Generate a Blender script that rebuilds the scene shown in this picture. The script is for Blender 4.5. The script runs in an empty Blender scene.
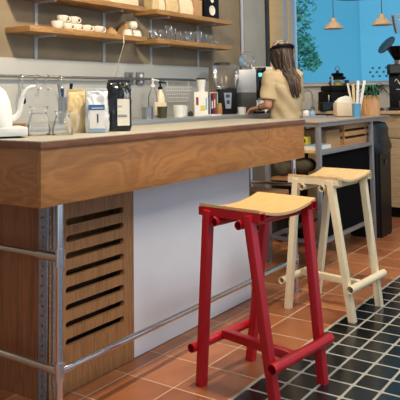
import bpy, bmesh, math, random
from mathutils import noise, Vector, Matrix, Euler
random.seed(7)
PI = math.pi
S = bpy.context.scene
C = S.collection
R = math.radians

# ------------------------------------------------------------------ camera maths
F_PX, YAW, PITCH, ROLL, CX, CY, EYE = 657.5, .598331, .0784627, -.0144, 204.41, 44.44, 1.2
_f = Vector((math.cos(YAW)*math.cos(PITCH), math.sin(YAW)*math.cos(PITCH), math.sin(PITCH)))
_r0 = Vector((math.sin(YAW), -math.cos(YAW), 0))
_u0 = _r0.cross(_f)
_r = _r0*math.cos(ROLL)+_u0*math.sin(ROLL)
_u = -_r0*math.sin(ROLL)+_u0*math.cos(ROLL)
def ray(x, y): return _f+_r*((x-CX)/F_PX)-_u*((y-CY)/F_PX)
def atY(x, y, Y):
    d = ray(x, y); return Vector((0, 0, EYE))+d*(Y/d.y)
def atX(x, y, X):
    d = ray(x, y); return Vector((0, 0, EYE))+d*(X/d.x)

# ------------------------------------------------------------------ materials
def lin(c):
    return tuple(((v/255)/12.92 if v/255 <= .04045 else ((v/255+.055)/1.055)**2.4) for v in c)+(1,)
class NT:
    def __init__(s, name):
        s.m = bpy.data.materials.new(name); s.m.use_nodes = True
        s.t = s.m.node_tree; s.b = s.t.nodes['Principled BSDF']; s.out = s.t.nodes['Material Output']
    def n(s, typ, **kw):
        n = s.t.nodes.new(typ)
        for k, v in kw.items():
            if k.startswith('i_'): n.inputs[k[2:].replace('_', ' ')].default_value = v
            else: setattr(n, k, v)
        return n
    def l(s, a, b): s.t.links.new(a, b)
    def math(s, op, a, b=None, c=None):
        n = s.n('ShaderNodeMath', operation=op)
        for i, v in enumerate((a, b, c)):
            if v is None: continue
            if isinstance(v, (int, float)): n.inputs[i].default_value = v
            else: s.l(v, n.inputs[i])
        return n.outputs[0]
    def mix(s, fac, a, b):
        n = s.n('ShaderNodeMix', data_type='RGBA')
        for k, v in ((0, fac), (6, a), (7, b)):
            if isinstance(v, (int, float, tuple)): n.inputs[k].default_value = v
            else: s.l(v, n.inputs[k])
        return n.outputs[2]
    def ramp(s, fac, stops):
        n = s.n('ShaderNodeValToRGB'); e = n.color_ramp.elements
        e[0].position, e[0].color = stops[0]; e[1].position, e[1].color = stops[-1]
        for p, c in stops[1:-1]:
            q = e.new(p); q.color = c
        s.l(fac, n.inputs[0]); return n.outputs[0]
    def bump(s, h, st=.2, dist=.005):
        n = s.n('ShaderNodeBump'); n.inputs['Strength'].default_value = st; n.inputs['Distance'].default_value = dist
        s.l(h, n.inputs['Height']); s.l(n.outputs[0], s.b.inputs['Normal'])
def setp(b, **kw):
    for k, v in kw.items(): b.inputs[k.replace('_', ' ')].default_value = v
def plain(name, c, rough=.5, metal=0, var=.08, scale=30, bump=0, emis=0, spec=.5, coat=0):
    t = NT(name); col = lin(c)
    tc = t.n('ShaderNodeTexCoord'); nz = t.n('ShaderNodeTexNoise', i_Scale=scale, i_Detail=3.0)
    t.l(tc.outputs['Object'], nz.inputs['Vector'])
    lo = tuple(max(0, v*(1-var)) for v in col[:3])+(1,); hi = tuple(min(1, v*(1+var)) for v in col[:3])+(1,)
    t.l(t.ramp(nz.outputs[0], [(.3, lo), (.7, hi)]), t.b.inputs['Base Color'])
    setp(t.b, Roughness=rough, Metallic=metal, Specular_IOR_Level=spec, Coat_Weight=coat)
    if bump: t.bump(nz.outputs[0], bump)
    if emis:
        t.b.inputs['Emission Color'].default_value = col; t.b.inputs['Emission Strength'].default_value = emis
    return t.m
def wood(name, c1, c2, axis='x', sc=1.0, rough=.45, figure=6.0, coat=0):
    t = NT(name); tc = t.n('ShaderNodeTexCoord'); mp = t.n('ShaderNodeMapping')
    s = {'x': (.6, 9, 9), 'y': (9, .6, 9), 'z': (9, 9, .6)}[axis]
    mp.inputs['Scale'].default_value = tuple(v*sc for v in s)
    t.l(tc.outputs['Object'], mp.inputs[0])
    a = t.n('ShaderNodeTexNoise', i_Scale=1.6, i_Detail=4.0, i_Distortion=1.4); t.l(mp.outputs[0], a.inputs['Vector'])
    w = t.math('FRACT', t.math('MULTIPLY', a.outputs[0], figure))
    w = t.math('ABSOLUTE', t.math('SUBTRACT', w, .5))
    b = t.n('ShaderNodeTexNoise', i_Scale=14.0, i_Detail=5.0); t.l(mp.outputs[0], b.inputs['Vector'])
    f = t.math('ADD', t.math('MULTIPLY', w, .9), t.math('MULTIPLY', b.outputs[0], .6))
    t.l(t.ramp(f, [(.15, lin(c1)), (.75, lin(c2))]), t.b.inputs['Base Color'])
    setp(t.b, Roughness=rough, Coat_Weight=coat); t.bump(b.outputs[0], .12, .002)
    return t.m
def ply(name, c1, c2, axis='x', rough=.45):
    t = NT(name); tc = t.n('ShaderNodeTexCoord'); mp = t.n('ShaderNodeMapping')
    mp.inputs['Scale'].default_value = {'x': (2.6, 9, 9), 'y': (9, 2.6, 9)}[axis]; t.l(tc.outputs['Object'], mp.inputs[0])
    a = t.n('ShaderNodeTexNoise', i_Scale=1.0, i_Detail=2.0, i_Distortion=.6); t.l(mp.outputs[0], a.inputs['Vector'])
    w = t.math('SINE', t.math('MULTIPLY', a.outputs[0], 46.0)); w = t.math('ADD', t.math('MULTIPLY', w, .5), .5)
    m2 = t.n('ShaderNodeMapping'); m2.inputs['Scale'].default_value = {'x': (6, 90, 90), 'y': (90, 6, 90)}[axis]; t.l(tc.outputs['Object'], m2.inputs[0])
    b = t.n('ShaderNodeTexNoise', i_Scale=2.0, i_Detail=4.0); t.l(m2.outputs[0], b.inputs['Vector'])
    f = t.math('ADD', t.math('MULTIPLY', w, .24), t.math('ADD', t.math('MULTIPLY', b.outputs[0], .45), t.math('MULTIPLY', a.outputs[0], .3)))
    t.l(t.ramp(f, [(.2, lin(c2)), (.8, lin(c1))]), t.b.inputs['Base Color']); setp(t.b, Roughness=rough); t.bump(b.outputs[0], .1, .002)
    return t.m
def clear(name, tint=(.93, .96, .96, 1), rough=.03, refl=.2, milk=.05):
    t = NT(name); t.t.nodes.remove(t.b)
    tr = t.n('ShaderNodeBsdfTransparent'); tr.inputs[0].default_value = tint
    gl = t.n('ShaderNodeBsdfGlossy'); gl.inputs['Roughness'].default_value = rough
    gl.inputs['Color'].default_value = (.95, .97, 1, 1)
    lw = t.n('ShaderNodeLayerWeight'); lw.inputs[0].default_value = refl
    df = t.n('ShaderNodeBsdfTranslucent'); df.inputs[0].default_value = (.9, .93, .93, 1)
    dd = t.n('ShaderNodeBsdfDiffuse'); dd.inputs[0].default_value = (.9, .92, .92, 1)
    md = t.n('ShaderNodeMixShader'); md.inputs[0].default_value = .6; t.l(df.outputs[0], md.inputs[1]); t.l(dd.outputs[0], md.inputs[2])
    m0 = t.n('ShaderNodeMixShader')
    fc = t.math('ADD', t.math('MULTIPLY', lw.outputs['Facing'], milk*3), milk*.4); t.l(fc, m0.inputs[0]); t.l(tr.outputs[0], m0.inputs[1]); t.l(md.outputs[0], m0.inputs[2])
    mx = t.n('ShaderNodeMixShader'); t.l(lw.outputs['Fresnel'], mx.inputs[0]); t.l(m0.outputs[0], mx.inputs[1]); t.l(gl.outputs[0], mx.inputs[2])
    t.l(mx.outputs[0], t.out.inputs[0]); return t.m

def floor_mat():
    t = NT('terracotta_and_black_tiles')
    g = t.n('ShaderNodeNewGeometry'); sp = t.n('ShaderNodeSeparateXYZ'); t.l(g.outputs['Position'], sp.inputs[0])
    x, y = sp.outputs[0], sp.outputs[1]
    def tile(x0, y0, px, py, grout, rad):
        u = t.math('DIVIDE', t.math('SUBTRACT', x, x0), px); v = t.math('DIVIDE', t.math('SUBTRACT', y, y0), py)
        fu = t.math('MULTIPLY', t.math('ABSOLUTE', t.math('SUBTRACT', t.math('FRACT', u), .5)), px)
        fv = t.math('MULTIPLY', t.math('ABSOLUTE', t.math('SUBTRACT', t.math('FRACT', v), .5)), py)
        du = t.math('MAXIMUM', t.math('SUBTRACT', fu, px/2-grout/2-rad), 0.0)
        dv = t.math('MAXIMUM', t.math('SUBTRACT', fv, py/2-grout/2-rad), 0.0)
        d = t.math('SQRT', t.math('ADD', t.math('MULTIPLY', du, du), t.math('MULTIPLY', dv, dv)))
        m = t.n('ShaderNodeMapRange'); m.inputs[1].default_value = rad-.0012; m.inputs[2].default_value = rad+.0012
        t.l(d, m.inputs[0])
        cv = t.n('ShaderNodeCombineXYZ'); t.l(t.math('FLOOR', u), cv.inputs[0]); t.l(t.math('FLOOR', v), cv.inputs[1])
        wn = t.n('ShaderNodeTexWhiteNoise'); t.l(cv.outputs[0], wn.inputs['Vector'])
        return m.outputs[0], wn.outputs['Value']
    gt, rt = tile(2.2485, 1.711, .2562, .2513, .0065, .004)
    gb, rb = tile(2.797, 1.4535, .1306, .1185, .011, .012)
    n1 = t.n('ShaderNodeTexNoise', i_Scale=5.0, i_Detail=6.0); t.l(g.outputs['Position'], n1.inputs['Vector'])
    n2 = t.n('ShaderNodeTexNoise', i_Scale=45.0, i_Detail=4.0); t.l(g.outputs['Position'], n2.inputs['Vector'])
    f = t.math('ADD', t.math('MULTIPLY', rt, .45), t.math('ADD', t.math('MULTIPLY', n1.outputs[0], .5), t.math('MULTIPLY', n2.outputs[0], .12)))
    terra = t.ramp(f, [(.15, lin(TERRA[0])), (.5, lin(TERRA[1])), (.9, lin(TERRA[2]))])
    blk = t.ramp(t.math('ADD', t.math('MULTIPLY', rb, .6), t.math('MULTIPLY', n1.outputs[0], .4)), [(.2, lin((17, 19, 20))), (.9, lin((33, 36, 38)))])
    terra = t.mix(gt, terra, lin((204, 172, 140)))
    blk = t.mix(gb, blk, lin((166, 164, 154)))
    isb = t.math('LESS_THAN', y, 1.459)
    t.l(t.mix(isb, terra, blk), t.b.inputs['Base Color'])
    gr = t.n('ShaderNodeMix'); t.l(isb, gr.inputs[0]); t.l(gt, gr.inputs[2]); t.l(gb, gr.inputs[3])
    ro = t.n('ShaderNodeMix'); t.l(isb, ro.inputs[0]); ro.inputs[2].default_value = .36; ro.inputs[3].default_value = .2
    t.l(t.math('ADD', ro.outputs[0], t.math('MULTIPLY', gr.outputs[0], .4)), t.b.inputs['Roughness'])
    hgt = t.math('ADD', t.math('MULTIPLY', gr.outputs[0], -1.0), t.math('MULTIPLY', n1.outputs[0], .25))
    t.bump(hgt, .35, .003)
    return t.m
TERRA = ((120, 70, 42), (164, 100, 60), (198, 134, 88))

M = {}
def mat(k, f, *a, **kw): M[k] = f(k, *a, **kw)
mat('floor_tiles', lambda k: floor_mat())
mat('apron_wood', ply, (146, 91, 42), (188, 128, 68), 'x')
mat('end_wood', ply, (134, 78, 36), (172, 110, 58), 'y')
mat('panel_wood', wood, (128, 88, 52), (168, 122, 76), 'z', 2.2, figure=4)
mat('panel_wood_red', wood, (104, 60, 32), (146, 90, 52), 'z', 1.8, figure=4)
mat('edge_wood', wood, (96, 56, 34), (132, 84, 54), 'x', 2)
mat('shelf_wood', wood, (126, 88, 44), (172, 128, 72), 'x', 1.5)
mat('birch', wood, (204, 160, 100), (220, 180, 120), 'x', 1.6, figure=2, rough=.4)
mat('birch_cream', wood, (206, 168, 112), (228, 196, 140), 'x', 1.6, figure=3, rough=.4)
mat('crate_wood', wood, (166, 116, 72), (204, 154, 104), 'x', 2)
mat('counter_wood', wood, (178, 146, 104), (206, 178, 136), 'y', 1.5)
mat('pot_wood', wood, (200, 142, 90), (228, 178, 126), 'z', 3)
mat('plank_wood', wood, (140, 96, 62), (176, 128, 88), 'y', 2)
mat('table_top', plain, (168, 148, 128), .35, var=.12, scale=12)
mat('bar_top', plain, (168, 164, 150), .35, var=.12, scale=60)
mat('white_panel', plain, (228, 230, 232), .45, var=.02, scale=6)
mat('chrome', plain, (208, 208, 208), .16, .93, var=.02)
mat('galvanised', plain, (150, 154, 160), .4, .7, var=.2, scale=60)
mat('bracket_grey', plain, (176, 176, 174), .5, .2, var=.05)
mat('steel', plain, (170, 170, 168), .28, 1, var=.06)
mat('steel_sheet', plain, (178, 182, 186), .45, .6, var=.05, scale=4)
mat('grey_steel_frame', plain, (150, 152, 156), .4, .5, var=.06)
mat('plaster', plain, (134, 119, 96), .85, var=.12, scale=5, bump=.1)
mat('splash', plain, (172, 173, 169), .38, var=.03, scale=3)
mat('wall_white', plain, (214, 216, 214), .7, var=.03, scale=4)
mat('wall_panel', plain, (168, 160, 146), .6, var=.07, scale=4)
mat('pale_strip', plain, (170, 174, 184), .5, var=.02)
mat('ceiling_paint', plain, (180, 172, 160), .9, var=.02)
mat('red_paint', plain, (176, 16, 28), .33, var=.06, scale=10)
mat('cream_paint', plain, (226, 210, 174), .4, var=.05, scale=10)
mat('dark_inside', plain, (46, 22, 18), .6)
mat('black', plain, (12, 12, 13), .5, var=.1, spec=.2)
mat('black_matte', plain, (9, 9, 10), .9, var=.1, spec=.1)
mat('black_gloss', plain, (12, 12, 14), .12, var=.1)
mat('dark_grey', plain, (46, 46, 48), .5)
mat('black_bag_plastic', plain, (22, 25, 28), .24, var=.2, scale=26, bump=.7)
mat('bin_bag_plastic', plain, (20, 22, 24), .42, var=.2, scale=14, bump=.5)
mat('bin_plastic', plain, (16, 18, 20), .45, spec=.3)
mat('ceramic', plain, (226, 216, 198), .25, var=.02)
mat('cream_cardboard', plain, (222, 204, 172), .75, var=.04)
mat('kraft', plain, (176, 138, 96), .8, var=.08)
mat('kraft_pale', plain, (206, 182, 134), .75, var=.08)
mat('white_plastic', plain, (222, 222, 216), .35, var=.02)
mat('white_paper', plain, (224, 222, 214), .8, var=.02)
mat('cream_plastic', plain, (230, 216, 186), .4, var=.03)
mat('silver_foil', plain, (206, 207, 206), .4, .2, var=.05, scale=30, bump=.9)
mat('label_cream', plain, (222, 216, 198), .7, var=.02)
mat('blue_label', plain, (48, 96, 144), .5)
mat('navy', plain, (28, 44, 88), .5)
mat('pale_blue', plain, (140, 172, 196), .6)
mat('cyan_blue', plain, (90, 150, 186), .5)
mat('red_label', plain, (170, 44, 48), .5)
mat('yellow', plain, (206, 190, 60), .5)
mat('olive_cup', plain, (62, 60, 36), .4)
mat('amber', plain, (176, 128, 72), .3)
mat('socket_grey', plain, (112, 114, 120), .45)
mat('brown_cloth', plain, (84, 76, 62), .9, var=.25, scale=20)
mat('rust', plain, (120, 52, 34), .7)
mat('pink', plain, (206, 160, 140), .7)
mat('shirt', plain, (192, 172, 136), .85, var=.06, scale=14, bump=.15)
mat('trousers', plain, (46, 44, 40), .9, var=.1)
mat('skin', plain, (196, 146, 116), .55, var=.04)
mat('hair', plain, (54, 38, 28), .42, var=.5, scale=60)
mat('hair_light', plain, (112, 88, 64), .42, var=.3, scale=60)
mat('leaf', plain, (38, 92, 62), .55, var=.4, scale=6)
mat('leaf_tree', plain, (78, 156, 128), .6, var=.45, scale=3)
mat('bark', plain, (70, 66, 60), .9)
mat('blue_render', plain, (98, 178, 198), .9, var=.03, scale=.6)
mat('blue_render_pale', plain, (112, 190, 210), .9, var=.03, scale=.6)
mat('lamp_wood', plain, (206, 176, 142), .6, var=.05)
mat('screen', plain, (90, 214, 214), .3, emis=1.0)
mat('decal_teal', plain, (52, 110, 140), .6)
mat('glass', clear, (.985, .99, .985, 1), .04, .2, .2)
mat('glass_dim', clear, (.95, .96, .97, 1), .05, .22, .11)
mat('window_glass', clear, (.90, .97, .99, 1), .02, .08, 0)
mat('plastic_film', clear, (.95, .95, .95, 1), .15, .25, .14)
def cap_mat(k):
    t = NT(k); tc = t.n('ShaderNodeTexCoord'); v = t.n('ShaderNodeTexVoronoi', i_Scale=26.0); t.l(tc.outputs['Object'], v.inputs['Vector'])
    t.l(t.ramp(v.outputs['Distance'], [(.3, lin((46, 40, 38))), (.62, lin((168, 156, 142)))]), t.b.inputs['Base Color']); setp(t.b, Roughness=.9); return t.m
mat('patterned_cloth', cap_mat)

# ------------------------------------------------------------------ mesh helpers
def BM(): return bmesh.new()
def box(bm, c, s, rot=None, bev=0):
    r = bmesh.ops.create_cube(bm, size=1)
    vs = r['verts']
    mx = Matrix.Translation(Vector(c)) @ (rot.to_matrix().to_4x4() if rot else Matrix()) @ Matrix.Diagonal((*s, 1))
    bmesh.ops.transform(bm, matrix=mx, verts=vs)
    if bev:
        es = list({e for v in vs for e in v.link_edges})
        bmesh.ops.bevel(bm, geom=es, offset=bev, segments=2, affect='EDGES', profile=.6)
    return bm
def b2(bm, lo, hi, bev=0):
    return box(bm, [(a+b)/2 for a, b in zip(lo, hi)], [b-a for a, b in zip(lo, hi)], None, bev)
def ring_loft(bm, rings, cap=True, closed=True):
    vr = [[bm.verts.new(p) for p in r] for r in rings]
    n = len(vr[0])
    for a, b in zip(vr, vr[1:]):
        for i in range(n if closed else n-1):
            bm.faces.new((a[i], a[(i+1) % n], b[(i+1) % n], b[i]))
    if cap:
        bm.faces.new(vr[0][::-1]); bm.faces.new(vr[-1])
    return bm
def lathe(bm, prof, c=(0, 0, 0), n=24, cap=True, sx=1, sy=1):
    rings = [[(c[0]+r*sx*math.cos(2*PI*i/n), c[1]+r*sy*math.sin(2*PI*i/n), c[2]+z) for i in range(n)] for r, z in prof]
    return ring_loft(bm, rings, cap)
def tube(bm, pts, r, n=10, cap=True):
    pts = [Vector(p) for p in pts]; rs = r if isinstance(r, (list, tuple)) else [r]*len(pts)
    rings = []; prev = None
    for i, p in enumerate(pts):
        d = ((pts[min(i+1, len(pts)-1)]-pts[max(i-1, 0)])).normalized()
        a = prev if prev else (Vector((0, 0, 1)) if abs(d.z) < .9 else Vector((1, 0, 0)))
        x = (a-d*a.dot(d)).normalized(); prev = x; y = d.cross(x)
        rings.append([p+(x*math.cos(2*PI*k/n)+y*math.sin(2*PI*k/n))*rs[i] for k in range(n)])
    return ring_loft(bm, rings, cap)
def pipe_open(bm, p0, p1, ro, ri, n=20):
    p0, p1 = Vector(p0), Vector(p1); d = (p1-p0).normalized()
    a = Vector((0, 0, 1)) if abs(d.z) < .9 else Vector((1, 0, 0)); x = (a-d*a.dot(d)).normalized(); y = d.cross(x)
    L = []
    for p, r in ((p0, ri), (p0, ro), (p1, ro), (p1, ri)):
        L.append([bm.verts.new(p+(x*math.cos(2*PI*k/n)+y*math.sin(2*PI*k/n))*r) for k in range(n)])
    for i in range(4):
        a, b = L[i], L[(i+1) % 4]
        for k in range(n): bm.faces.new((a[k], a[(k+1) % n], b[(k+1) % n], b[k]))
    return bm
def bar_between(bm, p0, p1, w, h, up=(0, 0, 1), bev=.002):
    p0, p1 = Vector(p0), Vector(p1); d = (p1-p0); L = d.length; d.normalize(); u = Vector(up)
    x = u.cross(d).normalized(); z = d.cross(x)
    rm = Matrix((x, d, z)).transposed()
    box(bm, (p0+p1)/2, (w, L, h), rm.to_euler(), bev); return bm
def rect_tube_open(bm, p0, p1, w, h, t=.003, up=(0, 0, 1)):
    p0, p1 = Vector(p0), Vector(p1); d = (p1-p0).normalized(); x = Vector(up).cross(d).normalized(); z = d.cross(x)
    L = []
    for p, k in ((p0, t), (p0, 0), (p1, 0), (p1, t)):
        L.append([bm.verts.new(p+x*sx*(w/2-k)+z*sz*(h/2-k)) for sx, sz in ((-1, -1), (1, -1), (1, 1), (-1, 1))])
    for i in range(4):
        a, b = L[i], L[(i+1) % 4]
        for k in range(4): bm.faces.new((a[k], a[(k+1) % 4], b[(k+1) % 4], b[k]))
    return bm
def ball(bm, c, r, s=(1, 1, 1), rot=None, seg=16):
    q = bmesh.ops.create_uvsphere(bm, u_segments=seg, v_segments=max(6, seg//2), radius=1)
    mx = Matrix.Translation(Vector(c)) @ (rot.to_matrix().to_4x4() if rot else Matrix()) @ Matrix.Diagonal((r*s[0], r*s[1], r*s[2], 1))
    bmesh.ops.transform(bm, matrix=mx, verts=q['verts']); return bm
def torus(bm, c, Rr, r, n=32, m=8, rot=None):
    pts = [Vector((Rr*math.cos(2*PI*i/n), Rr*math.sin(2*PI*i/n), 0)) for i in range(n)]
    rings = []
    for i in range(n):
        d = pts[i].normalized(); rings.append([pts[i]+(d*math.cos(2*PI*k/m)+Vector((0, 0, 1))*math.sin(2*PI*k/m))*r for k in range(m)])
    mx = Matrix.Translation(Vector(c)) @ (rot.to_matrix().to_4x4() if rot else Matrix())
    vr = [[bm.verts.new(mx @ p) for p in q] for q in rings]
    for i in range(n):
        a, b = vr[i], vr[(i+1) % n]
        for k in range(m): bm.faces.new((a[k], a[(k+1) % m], b[(k+1) % m], b[k]))
    return bm
def plate(bm, outer, holes, th, to3):
    """flat plate with holes, thickness th; to3 maps (u, v, w) to space"""
    es = []
    for loop in [outer]+holes:
        vs = [bm.verts.new((u, v, 0)) for u, v in loop]
        es += [bm.edges.new((vs[i], vs[(i+1) % len(vs)])) for i in range(len(vs))]
    r = bmesh.ops.triangle_fill(bm, edges=es, use_beauty=True, use_dissolve=False)
    fs = [g for g in r['geom'] if isinstance(g, bmesh.types.BMFace)]
    ex = bmesh.ops.extrude_face_region(bm, geom=fs)
    bmesh.ops.translate(bm, vec=(0, 0, th), verts=[g for g in ex['geom'] if isinstance(g, bmesh.types.BMVert)])
    for v in bm.verts: v.co = Vector(to3(*v.co))
    return bm
def slot(u0, u1, v, h, n=5):
    r = h/2
    return [(u0+r+r*math.cos(PI/2+PI*i/n), v+r*math.sin(PI/2+PI*i/n)) for i in range(n+1)] + \
           [(u1-r+r*math.cos(-PI/2+PI*i/n), v+r*math.sin(-PI/2+PI*i/n)) for i in range(n+1)]
def obj(name, bm, m, parent=None, world=False, ang=35, recalc=True):
    if recalc: bmesh.ops.recalc_face_normals(bm, faces=bm.faces)
    me = bpy.data.meshes.new(name); bm.to_mesh(me); bm.free()
    o = bpy.data.objects.new(name, me); C.objects.link(o)
    if parent: o.parent = parent
    if world and parent:
        mx = Matrix(); p = parent
        while p: mx = p.matrix_basis @ mx; p = p.parent
        me.transform(mx.inverted())
    me.materials.append(M[m] if isinstance(m, str) else m)
    me.shade_smooth(); me.set_sharp_from_angle(angle=R(ang))
    return o
def tag(o, label, cat, group=None):
    o['label'] = label; o['category'] = cat
    if group: o['group'] = group
    return o
def thing(name, label, cat, loc, rz=0, group=None):
    o = bpy.data.objects.new(name, None); C.objects.link(o); o.empty_display_size = .05
    o.location = loc; o.rotation_euler = (0, 0, rz); return tag(o, label, cat, group)
def struct(name, bm, m, **kw):
    o = obj(name, bm, m, **kw); o['kind'] = 'structure'; return o
def dup(root, loc, label, rz=None, group=None, rot=None):
    def cp(o, par):
        c = o.copy(); C.objects.link(c); c.parent = par
        for ch in o.children: cp(ch, c)
        return c
    r = cp(root, None); r.location = loc
    if rz is not None: r.rotation_euler = (0, 0, rz)
    if rot: r.rotation_euler = rot
    r['label'] = label
    if group: r['group'] = group
    return r
def remesh(bm, vox, smooth=4):
    me = bpy.data.meshes.new('tmp'); bm.to_mesh(me); bm.free()
    o = bpy.data.objects.new('tmp', me); C.objects.link(o)
    md = o.modifiers.new('r', 'REMESH'); md.mode = 'VOXEL'; md.voxel_size = vox
    ms = o.modifiers.new('s', 'SMOOTH'); ms.iterations = smooth; ms.factor = .5
    dg = bpy.context.evaluated_depsgraph_get(); dg.update()
    m2 = bpy.data.meshes.new_from_object(o.evaluated_get(dg))
    nb = BM(); nb.from_mesh(m2)
    bpy.data.objects.remove(o); bpy.data.meshes.remove(me); bpy.data.meshes.remove(m2)
    return nb

# ------------------------------------------------------------------ the setting
WY, EX = 3.5, 7.0            # back wall, end (window) wall
struct('floor', b2(BM(), (-1.5, -2.0, -.06), (EX+.1, WY+.1, 0)), 'floor_tiles')
struct('ceiling', b2(BM(), (-1.5, -2.0, 3.0), (EX+.1, WY+.1, 3.08)), 'ceiling_paint')
struct('wall_back', b2(BM(), (-1.5, WY, 0), (EX, WY+.1, 3.0)), 'plaster')
WZ0, WZ1, WYL, WYR = 1.315, 2.75, 3.497, 0.2
bm = BM()
plate(bm, [(-2.0, 0), (WY, 0), (WY, 3.0), (-2.0, 3.0)], [[(WYR, WZ0), (WYL, WZ0), (WYL, WZ1), (WYR, WZ1)]], .1, lambda u, v, w: (EX+w, u, v))
struct('wall_right', bm, 'wall_white')
win = thing('window_1', '', '', (EX, 1.8, WZ0)); del win['label'], win['category']; win['kind'] = 'structure'
bm = BM()
b2(bm, (EX+.01, WYR, WZ0), (EX+.06, WYR+.036, WZ1))
for z in (WZ0+.012, WZ1-.02): b2(bm, (EX+.01, WYR, z-.012), (EX+.06, WYL, z+.012))
obj('window_frame', bm, 'pale_strip', win, True)
obj('window_glass', b2(BM(), (EX+.02, WYR+.04, WZ0+.024), (EX+.026, WYL-.0, WZ1-.04)), 'window_glass', win, True)
obj('window_sill', b2(BM(), (EX-.06, WYR-.05, WZ0-.02), (EX+.02, WYL, WZ0), .004), 'wall_white', win, True)
# strips beside the window, on the back wall
struct('trim_1', b2(BM(), (5.83, WY-.03, 0), (6.27, WY, 3.0)), 'wall_panel')
struct('trim_2', b2(BM(), (6.275, WY-.05, 0), (6.335, WY, 3.0)), 'dark_grey')
struct('trim_3', b2(BM(), (6.34, WY-.06, 0), (6.66, WY, 3.0), .004), 'birch')
struct('trim_4', b2(BM(), (6.665, WY-.03, 0), (6.80, WY, 3.0), .004), 'pale_strip')
struct('trim_7', b2(BM(), (6.805, WY-.04, 0), (6.87, WY, 3.0), .004), 'birch')
struct('trim_8', b2(BM(), (6.875, WY-.03, 0), (EX, WY, 3.0), .004), 'pale_strip')
struct('trim_5', tube(BM(), [(5.80, WY-.02, 1.04), (5.80, WY-.02, 3.0)], .018, 12), 'pale_strip')
# splash back
bm = BM(); b2(bm, (1.2, WY-.02, 1.037), (5.17, WY, 1.471), .003)
struct('trim_6', bm, 'splash')

# ------------------------------------------------------------------ outside
fac = thing('building', 'plain blue building wall outside the window, its right part paler', 'building', (13.0, 4.5, -1))
obj('wall', b2(BM(), (13.0, 4.95, -1), (13.6, 12, 9)), 'blue_render', fac, True)
obj('wall', b2(BM(), (12.94, -6, -1), (13.6, 4.94, 9)), 'blue_render_pale', fac, True)
tree = thing('tree', 'leafy green tree outside behind the left side of the window', 'tree', (9.6, 4.85, -1))
bm = BM(); tube(bm, [(9.6, 4.95, -1), (9.62, 4.9, .8), (9.6, 4.85, 1.8), (9.65, 4.75, 3.6)], [.09, .08, .06, .02])
br = [((9.6, 4.86, 1.5), (9.45, 4.45, 2.0)), ((9.6, 4.86, 1.4), (9.7, 4.5, 1.65)), ((9.6, 4.84, 2.0), (9.5, 4.25, 2.6)), ((9.62, 4.8, 2.4), (9.6, 4.3, 3.0)), ((9.6, 4.85, 1.7), (9.5, 5.3, 2.3)), ((9.6, 4.85, 2.2), (9.7, 5.3, 2.9))]
for a, b in br: tube(bm, [a, b], [.03, .008], 6)
bmesh.ops.translate(bm, vec=(0, .24, 0), verts=bm.verts); obj('trunk', bm, 'bark', tree, True)
bm = BM()
cl = [(9.6, 4.9, 2.9, .45), (9.55, 4.45, 2.55, .33), (9.6, 4.55, 2.15, .30), (9.6, 4.75, 1.8, .28), (9.6, 4.35, 1.95, .22), (9.65, 4.6, 1.6, .2), (9.6, 4.95, 2.3, .36), (9.6, 4.95, 1.6, .3), (9.6, 4.3, 2.9, .3), (9.6, 4.25, 1.72, .16)]
for k in range(2000):
    c = random.choice(cl); d = Vector((random.gauss(0, 1), random.gauss(0, 1), random.gauss(0, 1))).normalized()*c[3]*random.random()**.5
    p = Vector(c[:3])+d+Vector((0, .24, 0)); e = Euler((random.uniform(-1.2, 1.2), random.uniform(-1.2, 1.2), random.uniform(0, 6.3))).to_matrix(); s = random.uniform(.03, .055)
    vs = [bm.verts.new(p+e @ Vector(q)*s) for q in ((0, -1, 0), (.5, 0, .12), (0, 1.1, 0), (-.5, 0, .12))]
    bm.faces.new(vs)
obj('foliage', bm, 'leaf_tree', tree, True, recalc=False)

# ------------------------------------------------------------------ bar
AX0, AX1, AY, BY = 1.632, 3.775, 1.828, 2.33
bar = thing('bar_counter', 'long wooden bar counter with pale top, chrome foot rails and white front panel', 'counter', (2.7, 2.08, 0))
bm = BM(); b2(bm, (AX0-.012, AY-.012, 1.02), (AX1, BY, 1.044), .002); obj('worktop_edge', bm, 'edge_wood', bar, True)
bm = BM(); b2(bm, (AX0-.009, AY-.009, 1.044), (AX1, BY, 1.0475), .001); obj('worktop', bm, 'bar_top', bar, True)
obj('front_apron', b2(BM(), (AX0+.001, AY, .809), (AX1, AY+.022, 1.02), .001), 'apron_wood', bar, True)
o = obj('end_apron', b2(BM(), (AX0, AY+.0225, .809), (AX0+.022, BY+.55, 1.02), .001), 'end_wood', bar, True)
obj('end_apron', b2(BM(), (AX1-.022, AY+.0225, .809), (AX1, BY, 1.02), .001), 'apron_wood', bar, True)
# return of the counter to the left behind the end apron
obj('return_top', b2(BM(), (AX0-.012, BY, 1.02), (2.0, BY+.55, 1.0475), .001), 'bar_top', bar, True)
obj('soffit', b2(BM(), (AX0+.023, AY+.023, .96), (AX1-.023, BY, 1.019)), 'panel_wood', bar, True)
BX, PYY = 1.857, 2.041; PX_ = 3.712
obj('end_panel', b2(BM(), (BX, PYY+.012, .0), (BX+.018, BY+.55, .96)), 'panel_wood_red', bar, True)
bm = BM()
zs = [.742, .666, .596, .527, .457, .386, .316, .245]
zs = [v*.923+.002 for v in (.742, .667, .592, .517, .442, .367, .292, .217)]
plate(bm, [(BX+.012, .004), (2.386, .004), (2.386, .958), (BX+.012, .958)], [slot(1.958, 2.318, z, .027) for z in zs], .018, lambda u, v, w: (u, PYY+w, v))
obj('slotted_panel', bm, 'panel_wood', bar, True)
obj('white_panel', b2(BM(), (2.388, PYY+.004, .004), (3.455, PYY+.02, .958)), 'white_panel', bar, True)
obj('light_block_divider', b2(BM(), (2.50, PYY+.021, .004), (2.516, BY-.061, .958)), 'panel_wood', bar, True)  # unseen sheet, added to keep light from the open right end off the slots
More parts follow.
